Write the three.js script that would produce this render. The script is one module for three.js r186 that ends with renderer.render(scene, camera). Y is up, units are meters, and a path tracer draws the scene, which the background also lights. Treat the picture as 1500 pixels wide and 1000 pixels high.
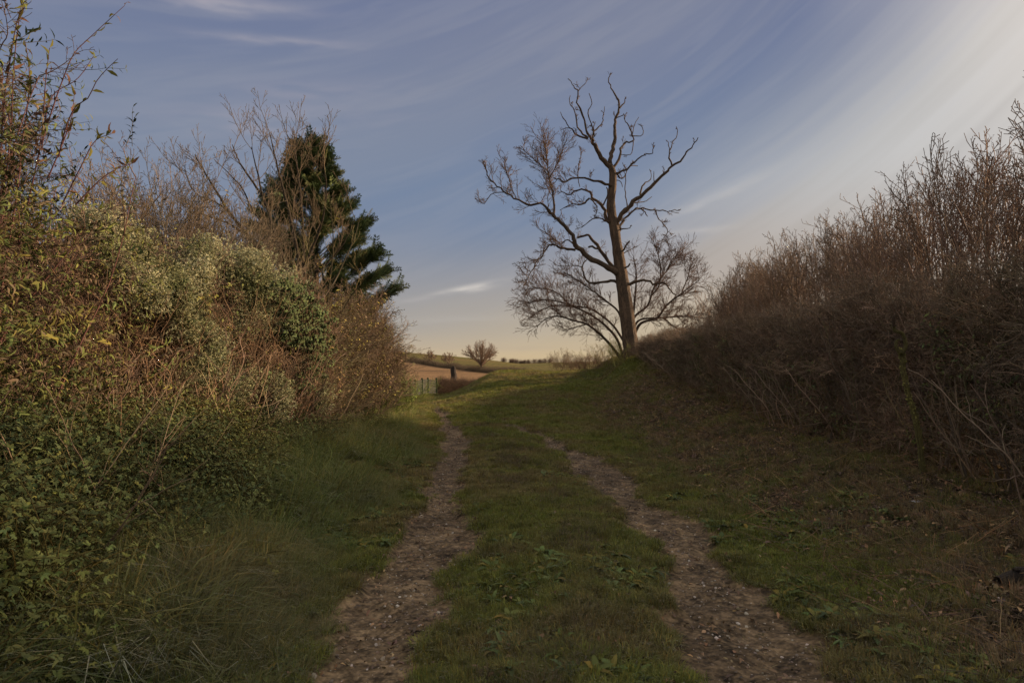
import * as THREE from 'three';

// ---------------------------------------------------------------- camera
const EYE = 1.5, PITCH = THREE.MathUtils.degToRad(3.15), FOCAL = 1000;
const scene = new THREE.Scene();
const camera = new THREE.PerspectiveCamera(2 * Math.atan(0.5) * 180 / Math.PI, 1.5, 0.1, 6000);
camera.position.set(0, EYE, 0);
camera.rotation.set(PITCH, 0, 0);
scene.add(camera);
const renderer = new THREE.WebGLRenderer({ antialias: true });
renderer.toneMapping = THREE.LinearToneMapping;
renderer.toneMappingExposure = 2.12;
renderer.shadowMap.enabled = true;

// ---------------------------------------------------------------- small maths
function rngOf(seed) {
  let a = seed >>> 0;
  return () => { a = (a + 0x6D2B79F5) >>> 0; let t = a; t = Math.imul(t ^ (t >>> 15), t | 1); t ^= t + Math.imul(t ^ (t >>> 7), t | 61); return ((t ^ (t >>> 14)) >>> 0) / 4294967296; };
}
const lerp = (a, b, t) => a + (b - a) * t, clamp = (x, a, b) => Math.min(b, Math.max(a, x));
const ease = (a, b, x) => { const t = clamp((x - a) / (b - a), 0, 1); return t * t * (3 - 2 * t); };
const mix3 = (a, b, t) => [lerp(a[0], b[0], t), lerp(a[1], b[1], t), lerp(a[2], b[2], t)];
const table = (rows) => (x) => {
  if (x <= rows[0][0]) return rows[0][1];
  for (let i = 1; i < rows.length; i++) if (x <= rows[i][0]) return lerp(rows[i - 1][1], rows[i][1], (x - rows[i - 1][0]) / (rows[i][0] - rows[i - 1][0]));
  return rows[rows.length - 1][1];
};
const hash2 = (x, y) => { let h = Math.imul(x | 0, 374761393) ^ Math.imul(y | 0, 668265263); h = Math.imul(h ^ (h >>> 13), 1274126177); return ((h ^ (h >>> 16)) >>> 0) / 4294967296; };
function noise2(x, y) {
  const ix = Math.floor(x), iy = Math.floor(y), fx = x - ix, fy = y - iy, u = fx * fx * (3 - 2 * fx), v = fy * fy * (3 - 2 * fy);
  return lerp(lerp(hash2(ix, iy), hash2(ix + 1, iy), u), lerp(hash2(ix, iy + 1), hash2(ix + 1, iy + 1), u), v) * 2 - 1;
}
function fbm(x, y, o = 4) { let s = 0, a = 0.5; for (let i = 0; i < o; i++) { s += a * noise2(x, y); x = x * 2.03 + 17.1; y = y * 2.03 + 5.7; a *= 0.5; } return s; }
const V = (x, y, z) => new THREE.Vector3(x, y, z);

// ---------------------------------------------------------------- sky: evening air with a veil of high cloud thickening to the right, towards the sun
const SUN_AZ = 66, SUN_EL = 18;
function skyColor(az, el) {
  const e = Math.max(el, 0), da = Math.abs(((az - 34 + 540) % 360) - 180), g = Math.exp(-((da / 62) ** 2));
  const zen = [0.062, 0.082, 0.15], high = [0.076, 0.104, 0.2], mid = [0.096, 0.144, 0.235];
  const low = mix3([0.16, 0.18, 0.225], [0.31, 0.272, 0.215], g), hor = mix3([0.26, 0.22, 0.2], [0.52, 0.375, 0.17], g);
  let c = e > 45 ? mix3(high, zen, ease(45, 90, e)) : e > 14 ? mix3(mid, high, ease(14, 30, e)) : e > 5 ? mix3(low, mid, ease(4, 14, e)) : mix3(hor, low, ease(0, 5, e));
  // fibres of high cloud: level on the left, climbing to the right
  const k = clamp(az, -30, 45) + 30, f = 0.09 * (az + 30) + 0.0054 * k * k + (az > 45 ? 0.55 * (Math.min(az, 90) - 45) : 0), v = e - f, fade = (1 - ease(80, 130, Math.abs(az)));
  const warp = fbm(az * 0.03 + 2, v * 0.06 + 1, 3) * 3.2, fib = fbm(az * 0.03 + 9, (v + warp) * 0.42, 6), fine = fbm(az * 0.09 + 3, (v + warp * 0.6) * 1.5 + 20, 5);
  const bump = ease(6, 15, v + warp * 0.9) * (1 - ease(16, 27, v + warp)), haze = clamp(0.42 + bump * 0.3 + fib * 0.11 + fine * 0.08, 0, 1) * ease(2, 9, e) * fade;
  c = mix3(c, [0.2, 0.205, 0.23], haze * 0.62);
  const wisp = fbm(az * 0.16 + fib * 2, (v + warp) * 1.5 + fine * 0.7, 5);
  c = mix3(c, [0.30, 0.295, 0.31], clamp(wisp * 0.14 + fib * 0.05 + 0.02, 0, 0.08) * ease(4, 10, e) * fade);
  const blob = (a0, e0, la, le, tilt, k, col) => {
    const x = az - a0, y = el - e0 - x * tilt, n = fbm(az * 0.28 + a0, el * 1.7 - az * tilt, 4);
    const f = Math.exp(-((x / la) ** 2) - (((y + n * le * 0.9) / le) ** 2)) * clamp(0.85 + n * 1.3, 0, 1.3);
    c = mix3(c, col.map((q) => q * 0.74), clamp(f * k, 0, 1));
  };
  blob(-24.5, 27.4, 5.5, 0.55, 0.09, 0.5, [0.42, 0.39, 0.42]);
  blob(-19, 25.6, 5.5, 0.28, 0.06, 0.5, [0.40, 0.37, 0.40]);
  blob(-20, 20.3, 8, 1.1, 0.12, 0.32, [0.34, 0.32, 0.37]);
  blob(-17, 22.6, 8, 0.8, 0.1, 0.2, [0.34, 0.32, 0.37]);
  blob(-3.6, 7.6, 2.4, 0.24, 0.2, 1.2, [0.62, 0.58, 0.54]);
  blob(-8.2, 6.5, 1.6, 0.25, 0.1, 0.4, [0.42, 0.40, 0.40]);
  blob(-6, 4.9, 5, 0.35, 0.06, 0.35, [0.42, 0.40, 0.38]);
  blob(16.5, 12.0, 3.4, 0.22, 0.04, 0.5, [0.55, 0.52, 0.50]);
  blob(17, 14.6, 4, 0.45, 0.35, 0.4, [0.50, 0.48, 0.48]);
  blob(5, 1.6, 9, 0.22, 0.01, 0.45, [0.36, 0.29, 0.22]);
  blob(1, 2.6, 8, 0.2, -0.01, 0.3, [0.38, 0.32, 0.27]);
  // the veil that thickens below and to the right
  const veil = (1 - ease(-9, 6, v + warp * 0.7 + fib * 3.6 + fine * 0.9)) * ease(-28, 12, az) * fade * ease(0.5, 6, e);
  const vc = mix3(mix3([0.40, 0.315, 0.195], [0.30, 0.265, 0.235], ease(2, 9, e)), [0.35, 0.347, 0.343], ease(8, 17, e)), grain = 1 + 0.12 * fib + 0.07 * fine;
  c = mix3(c, [vc[0] * grain, vc[1] * grain, vc[2] * grain], clamp(veil, 0, 1) * (0.72 + 0.23 * ease(5, 20, az)));
  c = c.map((q) => q * 0.715);
  // unseen cloud overhead and behind, made brighter than the sky ahead to light the ground; the blue gap lies ahead to the left
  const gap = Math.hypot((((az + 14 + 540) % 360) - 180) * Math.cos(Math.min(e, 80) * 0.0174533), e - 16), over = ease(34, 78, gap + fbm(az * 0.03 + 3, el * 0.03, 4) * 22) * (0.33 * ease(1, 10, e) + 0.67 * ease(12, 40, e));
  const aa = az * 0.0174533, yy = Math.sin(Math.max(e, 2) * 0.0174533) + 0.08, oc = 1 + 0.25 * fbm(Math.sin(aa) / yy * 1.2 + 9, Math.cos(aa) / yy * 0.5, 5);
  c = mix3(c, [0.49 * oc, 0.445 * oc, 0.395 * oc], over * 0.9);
  // glow of the low sun through the cloud
  const cosd = Math.sin(e * 0.0174533) * Math.sin(SUN_EL * 0.0174533) + Math.cos(e * 0.0174533) * Math.cos(SUN_EL * 0.0174533) * Math.cos((az - SUN_AZ) * 0.0174533);
  const ang = Math.acos(clamp(cosd, -1, 1)) * 57.29578, gl = Math.exp(-((ang / 20) ** 2));
  return [c[0] + gl * 0.12, c[1] + gl * 0.07, c[2] + gl * 0.035];
}
{
  const W = 4096, H = 2048, data = new Float32Array(W * H * 4);
  const azOf = (k) => { const phi = ((k + 0.5) / W - 0.5) * 2 * Math.PI; return Math.atan2(Math.cos(phi), -Math.sin(phi)) * 57.29578; }, low = [0.08, 0.075, 0.06];
  for (let r = 0; r < H; r += 4) for (let k = 0; k < W; k += 4) {       // fine cloud is only worked out texel by texel where it can be seen; elsewhere one value serves a 4 x 4 block
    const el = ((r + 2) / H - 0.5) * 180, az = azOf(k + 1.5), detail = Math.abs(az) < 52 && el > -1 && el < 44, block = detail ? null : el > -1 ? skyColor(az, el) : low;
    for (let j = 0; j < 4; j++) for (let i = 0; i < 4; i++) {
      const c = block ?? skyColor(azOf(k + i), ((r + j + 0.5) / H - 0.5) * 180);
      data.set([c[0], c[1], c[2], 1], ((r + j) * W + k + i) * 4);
    }
  }
  const t = new THREE.DataTexture(data, W, H, THREE.RGBAFormat, THREE.FloatType);
  t.mapping = THREE.EquirectangularReflectionMapping; t.magFilter = THREE.LinearFilter; t.minFilter = THREE.LinearFilter; t.needsUpdate = true;
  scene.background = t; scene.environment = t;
}
const sun = new THREE.DirectionalLight(new THREE.Color().setRGB(1.0, 0.70, 0.44), 4.2);
{
  const a = SUN_AZ * Math.PI / 180, e = SUN_EL * Math.PI / 180;
  sun.position.set(Math.sin(a) * Math.cos(e) * 120, Math.sin(e) * 120, -Math.cos(a) * Math.cos(e) * 120 - 20);
  sun.target.position.set(0, 0, -20);
  sun.castShadow = true; sun.shadow.radius = 5; sun.shadow.mapSize.set(2048, 2048);
  Object.assign(sun.shadow.camera, { left: -60, right: 60, top: 40, bottom: -20, near: 1, far: 400 });
  scene.add(sun, sun.target);
}

// ---------------------------------------------------------------- pixels of the photograph (1500 x 1000) to places at forward distance d
const CP = Math.cos(PITCH), SP = Math.sin(PITCH);
function at(px, py, d) {
  const X = (px - 750) / FOCAL, Y = (500 - py) / FOCAL, f = CP - Y * SP, u = Y * CP + SP;
  return V(X / f * d, EYE + u / f * d, -d);
}

// ---------------------------------------------------------------- terrain
const rutL = table([[-8, -0.7], [3.5, -0.73], [6.2, -0.76], [10.5, -0.95], [16, -1.32], [20, -1.75], [24, -2.3], [29, -3.1], [36, -4.2], [48, -5.6]]);
const rutR = table([[-8, 1.35], [3.5, 1.38], [6.2, 1.52], [10.5, 1.52], [13, 1.32], [16, 0.98], [19, 0.6], [23, -0.25], [28, -1.4], [36, -2.9], [48, -4.3]]);
const bankFoot = table([[-8, 2.1], [4, 2.2], [10, 2.5], [20, 2.9], [30, 3.1], [48, 3.8]]);
const bankTop = (d) => 4.55 + 0.066 * d;
const bankHigh = table([[-8, 0.18], [4, 0.25], [7, 0.34], [16, 0.66], [28, 1.5], [40, 2.6], [52, 2.8], [90, 2.2]]);
const fieldEdgeX = (d) => -36.8 + 36.2 * (230 - d) / 110;          // hedge between stubble and hill pasture
const ridgeHigh = table([[-200, 17], [-60, 14.2], [-45, 13.2], [-13, 10.4], [3, 8.6], [45, 9.4], [150, 12]]);
function far(x, d) {
  const edge = 230 - 110 * clamp((x + 36.8) / 36.2, -0.45, 1.0), sl = lerp(0.027, 0.0405, clamp(-x / 36.8, 0, 1)), ye = 0.4 + sl * (edge - 50), yr = ridgeHigh(x);
  let y = d < edge ? 0.4 + sl * (d - 50) : d < 300 ? lerp(ye, yr, (d - edge) / (300 - edge)) : yr - 14 * (1 - Math.exp(-(d - 300) / 350));
  return y + fbm(x * 0.02, d * 0.02, 3) * 0.35 * ease(70, 160, d);
}
function groundBase(x, d) {
  const base = 0.4 * ease(20, 46, d);
  const ft = bankFoot(d), tp = bankTop(d), hi = bankHigh(d);
  const bank = hi * ease(ft, tp + 0.3, x) * (1 - 0.72 * ease(tp + 1.4, tp + 9, x));
  const mound = 1.62 * ease(25, 49, d) * ease(-4.3, -0.2, x - 3.6 * ease(45, 57, d) + noise2(d * 0.13, 3) * 0.5) * (1 - 0.5 * ease(8, 20, x));
  const m = Math.max(bank, mound) + 0.12 * Math.exp(-Math.abs(bank - mound) * 3) * Math.min(1, mound + bank);
  const lv = 0.42 * ease(rutL(d) - 0.75, rutL(d) - 3.0, x) * (1 - ease(24, 34, d));
  const near = base + m + lv;
  return d < 50 ? near : lerp(near, far(x, d), ease(50, 95, d));
}
function rutMask(x, d) {
  let m = 0;
  for (const [c, hw, end] of [[rutL(d), 0.33, 33], [rutR(d), 0.31 - 0.07 * ease(9, 20, d), 28]]) {
    const w = hw * (1 + 0.35 * noise2(d * 0.7, c > 0.3 ? 9 : 2)) * (1 - ease(end - 7, end + 2, d) * 0.9);
    const off = Math.abs(x - c - noise2(d * 0.45, 5) * 0.08);
    m = Math.max(m, 1 - ease(w * 0.7, w * 1.35, off + fbm(x * 4, d * 3, 3) * 0.3));
  }
  return m;
}
const scrape = (x, d) => Math.exp(-(((x - 3.05) / 0.55) ** 2) - (((d - 8.0) / 0.75) ** 2)) + 0.3 * fbm(x * 3, d * 3, 3);
function height(x, d) {
  let y = groundBase(x, d);
  if (d < 70 && Math.abs(x) < 30) {
    const k = 1 - ease(40, 70, d), r = d < 36 ? rutMask(x, d) : 0;
    y += (fbm(x * 0.35, d * 0.35, 3) * 0.16 * ease(14, 30, d) + fbm(x * 1.3, d * 1.3, 3) * 0.085 * (1 - r * 0.6) + fbm(x * 5, d * 5, 2) * 0.03) * k;
    const c = (rutL(d) + rutR(d)) / 2;
    if (d < 30) y += 0.05 * Math.exp(-(((x - c) / 0.55) ** 2)) * (1 - ease(18, 28, d)) - 0.055 * r;
    if (r > 0) y += fbm(x * 11, d * 11, 2) * 0.02 * r;
  }
  return y;
}
const isField = (x, d) => d > 47.5 && x < fieldEdgeX(d) && d < 230 && x > -200;
const isPasture = (x, d) => d > 60 && !isField(x, d);

// tileable grain textures
function grainTexture(size, seed, fn) {
  const data = new Uint8Array(size * size * 4), r = rngOf(seed), n = new Float32Array(size * size);
  for (let o = 0; o < 6; o++) {
    const g = 4 << o, amp = [0.5, 0.5, 0.6, 0.7, 0.8, 0.7][o], lat = new Float32Array(g * g).map(() => r() * 2 - 1);
    for (let y = 0; y < size; y++) for (let x = 0; x < size; x++) {
      const u = x / size * g, v = y / size * g, ix = Math.floor(u), iy = Math.floor(v), a = u - ix, b = v - iy, s = a * a * (3 - 2 * a), t = b * b * (3 - 2 * b), L = (i, j) => lat[((iy + j) % g) * g + ((ix + i) % g)];
      n[y * size + x] += amp * lerp(lerp(L(0, 0), L(1, 0), s), lerp(L(0, 1), L(1, 1), s), t);
    }
  }
  for (let i = 0; i < n.length; i++) { const c = fn(n[i], r()); data.set([c[0] * 255, c[1] * 255, c[2] * 255, 255].map((q) => clamp(q, 0, 255)), i * 4); }
  const t = new THREE.DataTexture(data, size, size, THREE.RGBAFormat);
  t.wrapS = t.wrapT = THREE.RepeatWrapping; t.magFilter = THREE.LinearFilter; t.minFilter = THREE.LinearMipmapLinearFilter; t.needsUpdate = true;
  return t;
}
const soilMap = grainTexture(512, 11, (n, r) => { const v = clamp(0.72 + n * 0.2 + (r - 0.5) * 0.12, 0.25, 1); return [v, v * 0.985, v * 0.96]; });
soilMap.colorSpace = THREE.SRGBColorSpace;
const soilBump = grainTexture(512, 12, (n, r) => { const v = clamp(0.5 + n * 0.25, 0, 1); return [v, v, v]; });
for (const t of [soilMap, soilBump]) t.repeat.set(0.55, 0.55);
const barkMap = grainTexture(256, 21, (n) => { const v = clamp(0.86 + n * 0.3, 0.3, 1); return [v, v * 0.97, v * 0.93]; });
barkMap.colorSpace = THREE.SRGBColorSpace;
const barkBump = grainTexture(256, 22, (n) => { const v = clamp(0.5 + n * 0.35, 0, 1); return [v, v, v]; });
for (const t of [barkMap, barkBump]) t.repeat.set(3, 0.5);

const groundMat = new THREE.MeshPhysicalMaterial({ specularIntensity: 0.15, vertexColors: true, map: soilMap, bumpMap: soilBump, bumpScale: 0.03, roughness: 0.95 });
const trackMat = new THREE.MeshPhysicalMaterial({ specularIntensity: 0.4, vertexColors: true, map: soilMap, bumpMap: soilBump, bumpScale: 0.025, roughness: 0.9 });
const matte = new THREE.MeshPhysicalMaterial({ vertexColors: true, roughness: 0.9, specularIntensity: 0.4 });
const leafMat = new THREE.MeshPhysicalMaterial({ vertexColors: true, roughness: 0.8, specularIntensity: 0.4, side: THREE.DoubleSide });
const sheerLeaf = new THREE.MeshPhysicalMaterial({ vertexColors: true, roughness: 0.95, specularIntensity: 0.2, transmission: 0.35, thickness: 0, side: THREE.DoubleSide });
const grassMat = new THREE.MeshPhysicalMaterial({ vertexColors: true, roughness: 0.95, specularIntensity: 0.4, transmission: 0.4, thickness: 0, side: THREE.DoubleSide });
const barkMat = new THREE.MeshStandardMaterial({ vertexColors: true, roughness: 0.95, map: barkMap, bumpMap: barkBump, bumpScale: 0.06 });

function groundColor(x, d) {
  const n1 = fbm(x * 0.8, d * 0.8, 4), n2 = fbm(x * 3.1 + 7, d * 3.1, 3), n3 = fbm(x * 0.13 + 2, d * 0.13, 3);
  if (isField(x, d)) return mix3([0.43, 0.28, 0.15], [0.33, 0.21, 0.11], clamp(0.5 + fbm(x * 0.06 + d * 0.1, d * 0.3, 4) * 1.6, 0, 1));
  if (d > 60) return mix3([0.17, 0.17, 0.042], [0.24, 0.19, 0.07], clamp(0.45 + n3 * 1.3 + fbm(x * 0.05, d * 0.4, 3) * 0.5, 0, 1));
  const green = mix3([0.125, 0.14, 0.034], [0.165, 0.13, 0.058], clamp(0.42 + n1 * 1.3 + n2 * 0.5, 0, 1));
  let c = green;
  const bankSoil = ease(bankFoot(d) - 0.2, bankFoot(d) + 1.0, x + n1 * 1.2) * (1 - ease(24, 34, d));
  c = mix3(c, mix3([0.125, 0.085, 0.062], [0.08, 0.06, 0.044], clamp(0.5 + n2 * 1.4, 0, 1)), bankSoil * 0.85);
  const s = clamp(scrape(x, d) * 1.6 - 0.5, 0, 1);
  c = mix3(c, [0.17, 0.105, 0.082], s * 0.9);
  const r = d < 36 ? rutMask(x, d) : 0;
  const mud = mix3([0.345, 0.25, 0.15], [0.195, 0.14, 0.085], clamp(0.45 + n1 * 1.1 + n2 * 0.9, 0, 1));
  return mix3(c, mud, ease(0.1, 0.7, r));
}
{
  const run = (lo, hi, step) => { const out = []; let x = lo; while (x < hi) { out.push(x); x += step(x); } out.push(hi); return out; };
  const half = run(0, 950, (x) => x < 3.6 ? 0.05 : 0.05 + (x - 3.6) * 0.065);
  const xs = [...half.slice(1).reverse().map((x) => -x), ...half].map((x) => x + 0.4);
  const ds = [-60, -40, -25, -15, -10, -7, -5, -3.5, -2, -0.8, 0.2, 1, 1.6, 2, ...run(2.3, 1500, (d) => d < 9 ? 0.055 : 0.055 + (d - 9) * 0.034)];
  const nx = xs.length, nd = ds.length, pos = new Float32Array(nx * nd * 3), col = new Float32Array(nx * nd * 3), uv = new Float32Array(nx * nd * 2);
  for (let j = 0; j < nd; j++) for (let i = 0; i < nx; i++) {
    const k = j * nx + i, x = xs[i], d = ds[j];
    pos.set([x, height(x, d), -d], k * 3); col.set(groundColor(x, d), k * 3); uv.set([x, d], k * 2);
  }
  const sets = { ground: [], dirt_track: [], stubble_field: [], hill_pasture: [] };
  for (let j = 0; j < nd - 1; j++) for (let i = 0; i < nx - 1; i++) {
    const a = j * nx + i, b = a + 1, c = a + nx, e = c + 1, x = (xs[i] + xs[i + 1]) / 2, d = (ds[j] + ds[j + 1]) / 2;
    const s = d < 36 && rutMask(x, d) > 0.5 ? sets.dirt_track : isField(x, d) ? sets.stubble_field : isPasture(x, d) ? sets.hill_pasture : sets.ground;
    s.push(a, b, c, b, e, c);
  }
  const full = new THREE.BufferGeometry();
  full.setAttribute('position', new THREE.BufferAttribute(pos, 3)); full.setIndex(Object.values(sets).flat()); full.computeVertexNormals();
  const nor = full.attributes.normal.array;
  const info = {
    ground: 'rough grassy ground of the lane verges, bank and mound', dirt_track: 'pair of bare muddy wheel ruts strewn with pale flints',
    stubble_field: 'pale orange-brown stubble field rising behind the fence', hill_pasture: 'yellow-green pasture on the hill beyond the stubble',
  };
  for (const [name, idx] of Object.entries(sets)) {
    const map = new Map(), p = [], n = [], c = [], u = [], ix = [];
    for (const k of idx) {
      let m = map.get(k);
      if (m === undefined) { m = map.size; map.set(k, m); for (let q = 0; q < 3; q++) { p.push(pos[k * 3 + q]); n.push(nor[k * 3 + q]); c.push(col[k * 3 + q]); } u.push(uv[k * 2], uv[k * 2 + 1]); }
      ix.push(m);
    }
    const g = new THREE.BufferGeometry();
    g.setAttribute('position', new THREE.Float32BufferAttribute(p, 3)); g.setAttribute('normal', new THREE.Float32BufferAttribute(n, 3));
    g.setAttribute('color', new THREE.Float32BufferAttribute(c, 3)); g.setAttribute('uv', new THREE.Float32BufferAttribute(u, 2)); g.setIndex(ix);
    const m = new THREE.Mesh(g, name === 'dirt_track' ? trackMat : groundMat);
    m.name = name; m.userData = { kind: 'structure', label: info[name] }; m.receiveShadow = m.castShadow = true; scene.add(m);
  }
}

// ---------------------------------------------------------------- mesh builder
class MB {
  constructor() { this.p = []; this.n = []; this.c = []; this.i = []; this.u = []; }
  get count() { return this.p.length / 3; }
  tube(pts, rad, sides, col, tip = true) {
    const n = pts.length, T = V(0, 0, 0), A = V(0, 0, 0), B = V(0, 0, 0), base = this.count; let along = 0;
    for (let k = 0; k < n; k++) {
      T.subVectors(pts[Math.min(n - 1, k + 1)], pts[Math.max(0, k - 1)]).normalize();
      A.set(0.31, 0.12, 0.94); if (Math.abs(T.dot(A)) > 0.93) A.set(1, 0, 0); A.addScaledVector(T, -A.dot(T)).normalize(); B.crossVectors(T, A);
      const r = typeof rad === 'function' ? rad(k / (n - 1)) : lerp(rad[0], rad[1], k / (n - 1));
      if (k) along += pts[k].distanceTo(pts[k - 1]);
      for (let s = 0; s < sides; s++) {
        const q = s / sides * 2 * Math.PI, c = Math.cos(q), w = Math.sin(q), nx = A.x * c + B.x * w, ny = A.y * c + B.y * w, nz = A.z * c + B.z * w;
        this.p.push(pts[k].x + nx * r, pts[k].y + ny * r, pts[k].z + nz * r); this.n.push(nx, ny, nz); this.c.push(col[0], col[1], col[2]); this.u.push(s / sides * 2, along * 0.8);
      }
    }
    for (let k = 0; k < n - 1; k++) for (let s = 0; s < sides; s++) {
      const a = base + k * sides + s, b = base + k * sides + (s + 1) % sides; this.i.push(a, b, a + sides, b, b + sides, a + sides);
    }
    if (tip && sides > 3) { const l = base + (n - 1) * sides; for (let s = 1; s < sides - 1; s++) this.i.push(l, l + s, l + s + 1); }
    return this;
  }
  // leaf: a folded, curved blade of six triangles
  leaf(p, dir, up, len, wid, col, curl = 0.25) {
    const S = V(0, 0, 0).crossVectors(dir, up).normalize(), N = V(0, 0, 0).crossVectors(S, dir).normalize(), base = this.count;
    const pt = (a, s, h) => { const q = p.clone().addScaledVector(dir, a * len).addScaledVector(S, s * wid * 0.5).addScaledVector(N, h * len); this.p.push(q.x, q.y, q.z); const m = N.clone().addScaledVector(S, s * 0.4); m.normalize(); this.n.push(m.x, m.y, m.z); this.c.push(col[0], col[1], col[2]); this.u.push(a, s); };
    pt(0, 0, 0); pt(0.38, -1, 0.05); pt(0.4, 0, -0.01); pt(0.38, 1, 0.05); pt(0.75, -0.62, 0.03 - curl * 0.35); pt(0.75, 0.62, 0.03 - curl * 0.35); pt(1, 0, -curl);
    const b = base; this.i.push(b, b + 2, b + 1, b, b + 3, b + 2, b + 1, b + 2, b + 4, b + 2, b + 3, b + 5, b + 4, b + 2, b + 5, b + 4, b + 5, b + 6);
    return this;
  }
  tri(a, b, c, n0, col) { const k = this.count, n = b.clone().sub(a).cross(c.clone().sub(a)).normalize(); for (const q of [a, b, c]) { this.p.push(q.x, q.y, q.z); this.n.push(n.x, n.y, n.z); this.c.push(col[0], col[1], col[2]); this.u.push(0, 0); } this.i.push(k, k + 1, k + 2); return this; }
  add(g, m, tint = [1, 1, 1]) {
    const k0 = this.count, P = g.attributes.position, N = g.attributes.normal, C = g.attributes.color, v = V(0, 0, 0), nm = new THREE.Matrix3().getNormalMatrix(m);
    for (let k = 0; k < P.count; k++) {
      v.fromBufferAttribute(P, k).applyMatrix4(m); this.p.push(v.x, v.y, v.z);
      v.fromBufferAttribute(N, k).applyMatrix3(nm).normalize(); this.n.push(v.x, v.y, v.z);
      this.c.push(C.getX(k) * tint[0], C.getY(k) * tint[1], C.getZ(k) * tint[2]); this.u.push(0, 0);
    }
    for (const i of g.index.array) this.i.push(i + k0);
  }
  geo() {
    const g = new THREE.BufferGeometry();
    g.setAttribute('position', new THREE.Float32BufferAttribute(this.p, 3)); g.setAttribute('normal', new THREE.Float32BufferAttribute(this.n, 3));
    g.setAttribute('color', new THREE.Float32BufferAttribute(this.c, 3)); g.setAttribute('uv', new THREE.Float32BufferAttribute(this.u, 2)); g.setIndex(this.i);
    return g;
  }
  mesh(name, mat, parent, kind) { const m = new THREE.Mesh(this.geo(), mat); m.name = name; m.castShadow = m.receiveShadow = true; if (kind) m.userData.kind = kind; parent.add(m); return m; }
}
const taken = new Map();
const numbered = (n) => { const k = taken.get(n) ?? 0; taken.set(n, k + 1); return k ? n + '_' + String(k).padStart(3, '0') : n; };
function thing(name, label, category, [x, y, z] = [0, 0, 0], group, kind) {
  const o = new THREE.Group(); o.name = numbered(name); o.position.set(x, y, z); o.userData = { label, category };
  if (group) o.userData.group = group; if (kind) o.userData.kind = kind;
  scene.add(o); return o;
}
const randDir = (r) => { const z = r() * 2 - 1, a = r() * 6.2832, s = Math.sqrt(1 - z * z); return V(Math.cos(a) * s, z, Math.sin(a) * s); };
// a branch with its side branches, level by level
function grow(mb, r, p, dir, len, rad, lvl, o) {
  const n = Math.max(2, Math.round(len / o.seg[lvl])), pts = [p.clone()], d = dir.clone().normalize(), dirs = [];
  for (let k = 0; k < n; k++) {
    d.addScaledVector(randDir(r), o.wig[lvl]).addScaledVector(V(0, 1, 0), o.up[lvl] ?? 0).normalize();
    dirs.push(d.clone()); pts.push(pts[k].clone().addScaledVector(d, len / n));
  }
  const tipR = Math.max(o.tip, rad * (o.taper ?? 0.35));
  mb.tube(pts, [rad, tipR], rad > 0.05 ? 7 : rad > 0.018 ? 5 : 3, typeof o.col === 'function' ? o.col(r) : o.col, false);
  if (lvl + 1 >= o.seg.length) return pts;
  const cnt = Math.round(o.n[lvl] * (o.perLen ? len : 1) * (0.8 + r() * 0.4));
  for (let k = 0; k < cnt; k++) {
    const t = lerp(o.t0 ?? 0.2, 1, (k + r()) / cnt), f = t * n, ix = Math.min(n - 1, Math.floor(f)), q = pts[ix].clone().lerp(pts[ix + 1], f - ix);
    const perp = randDir(r); perp.addScaledVector(dirs[ix], -perp.dot(dirs[ix])).normalize();
    const an = o.ang[lvl] * (0.7 + r() * 0.6), cd = dirs[ix].clone().multiplyScalar(Math.cos(an)).addScaledVector(perp, Math.sin(an));
    grow(mb, r, q, cd, len * o.ratio[lvl] * (1.15 - 0.6 * t) * (0.6 + r() * 0.7), Math.max(o.tip, lerp(rad, tipR, t) * 0.62), lvl + 1, o);
  }
  return pts;
}
const YUP = V(0, 1, 0);
function matrixOf(p, dir, spin, sx, sy = sx) {
  const q = new THREE.Quaternion().setFromUnitVectors(YUP, dir).multiply(new THREE.Quaternion().setFromAxisAngle(YUP, spin));
  return new THREE.Matrix4().compose(p, q, V(sx, sy, sx));
}
// many copies of a few small shapes inside one part: list entries are { p, dir, s, sy, c }
function scatter(name, geos, mat, list, parent, r, kind = 'stuff', label, top) {
  const sets = geos.map(() => []);
  for (const e of list) sets[Math.floor(r() * geos.length)].push(e);
  let host = parent;
  if (top) { host = thing(name, label, top, [0, 0, 0], undefined, kind); }
  geos.forEach((g, k) => {
    if (!sets[k].length) return;
    const m = new THREE.InstancedMesh(g, mat, sets[k].length), c = new THREE.Color();
    sets[k].forEach((e, i) => { m.setMatrixAt(i, matrixOf(e.p, e.dir, e.spin ?? r() * 6.2832, e.s, e.sy ?? e.s)); m.setColorAt(i, c.setRGB(e.c[0], e.c[1], e.c[2])); });
    m.name = name; m.userData.kind = kind; m.castShadow = m.receiveShadow = true; host.add(m);
  });
  return host;
}
const vary = (r, c, k = 0.25) => { const f = 1 + (r() * 2 - 1) * k; return [c[0] * f * (1 + (r() - 0.5) * k * 0.5), c[1] * f, c[2] * f * (1 + (r() - 0.5) * k * 0.5)]; };
const pick = (r, a) => a[Math.floor(r() * a.length)];

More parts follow.
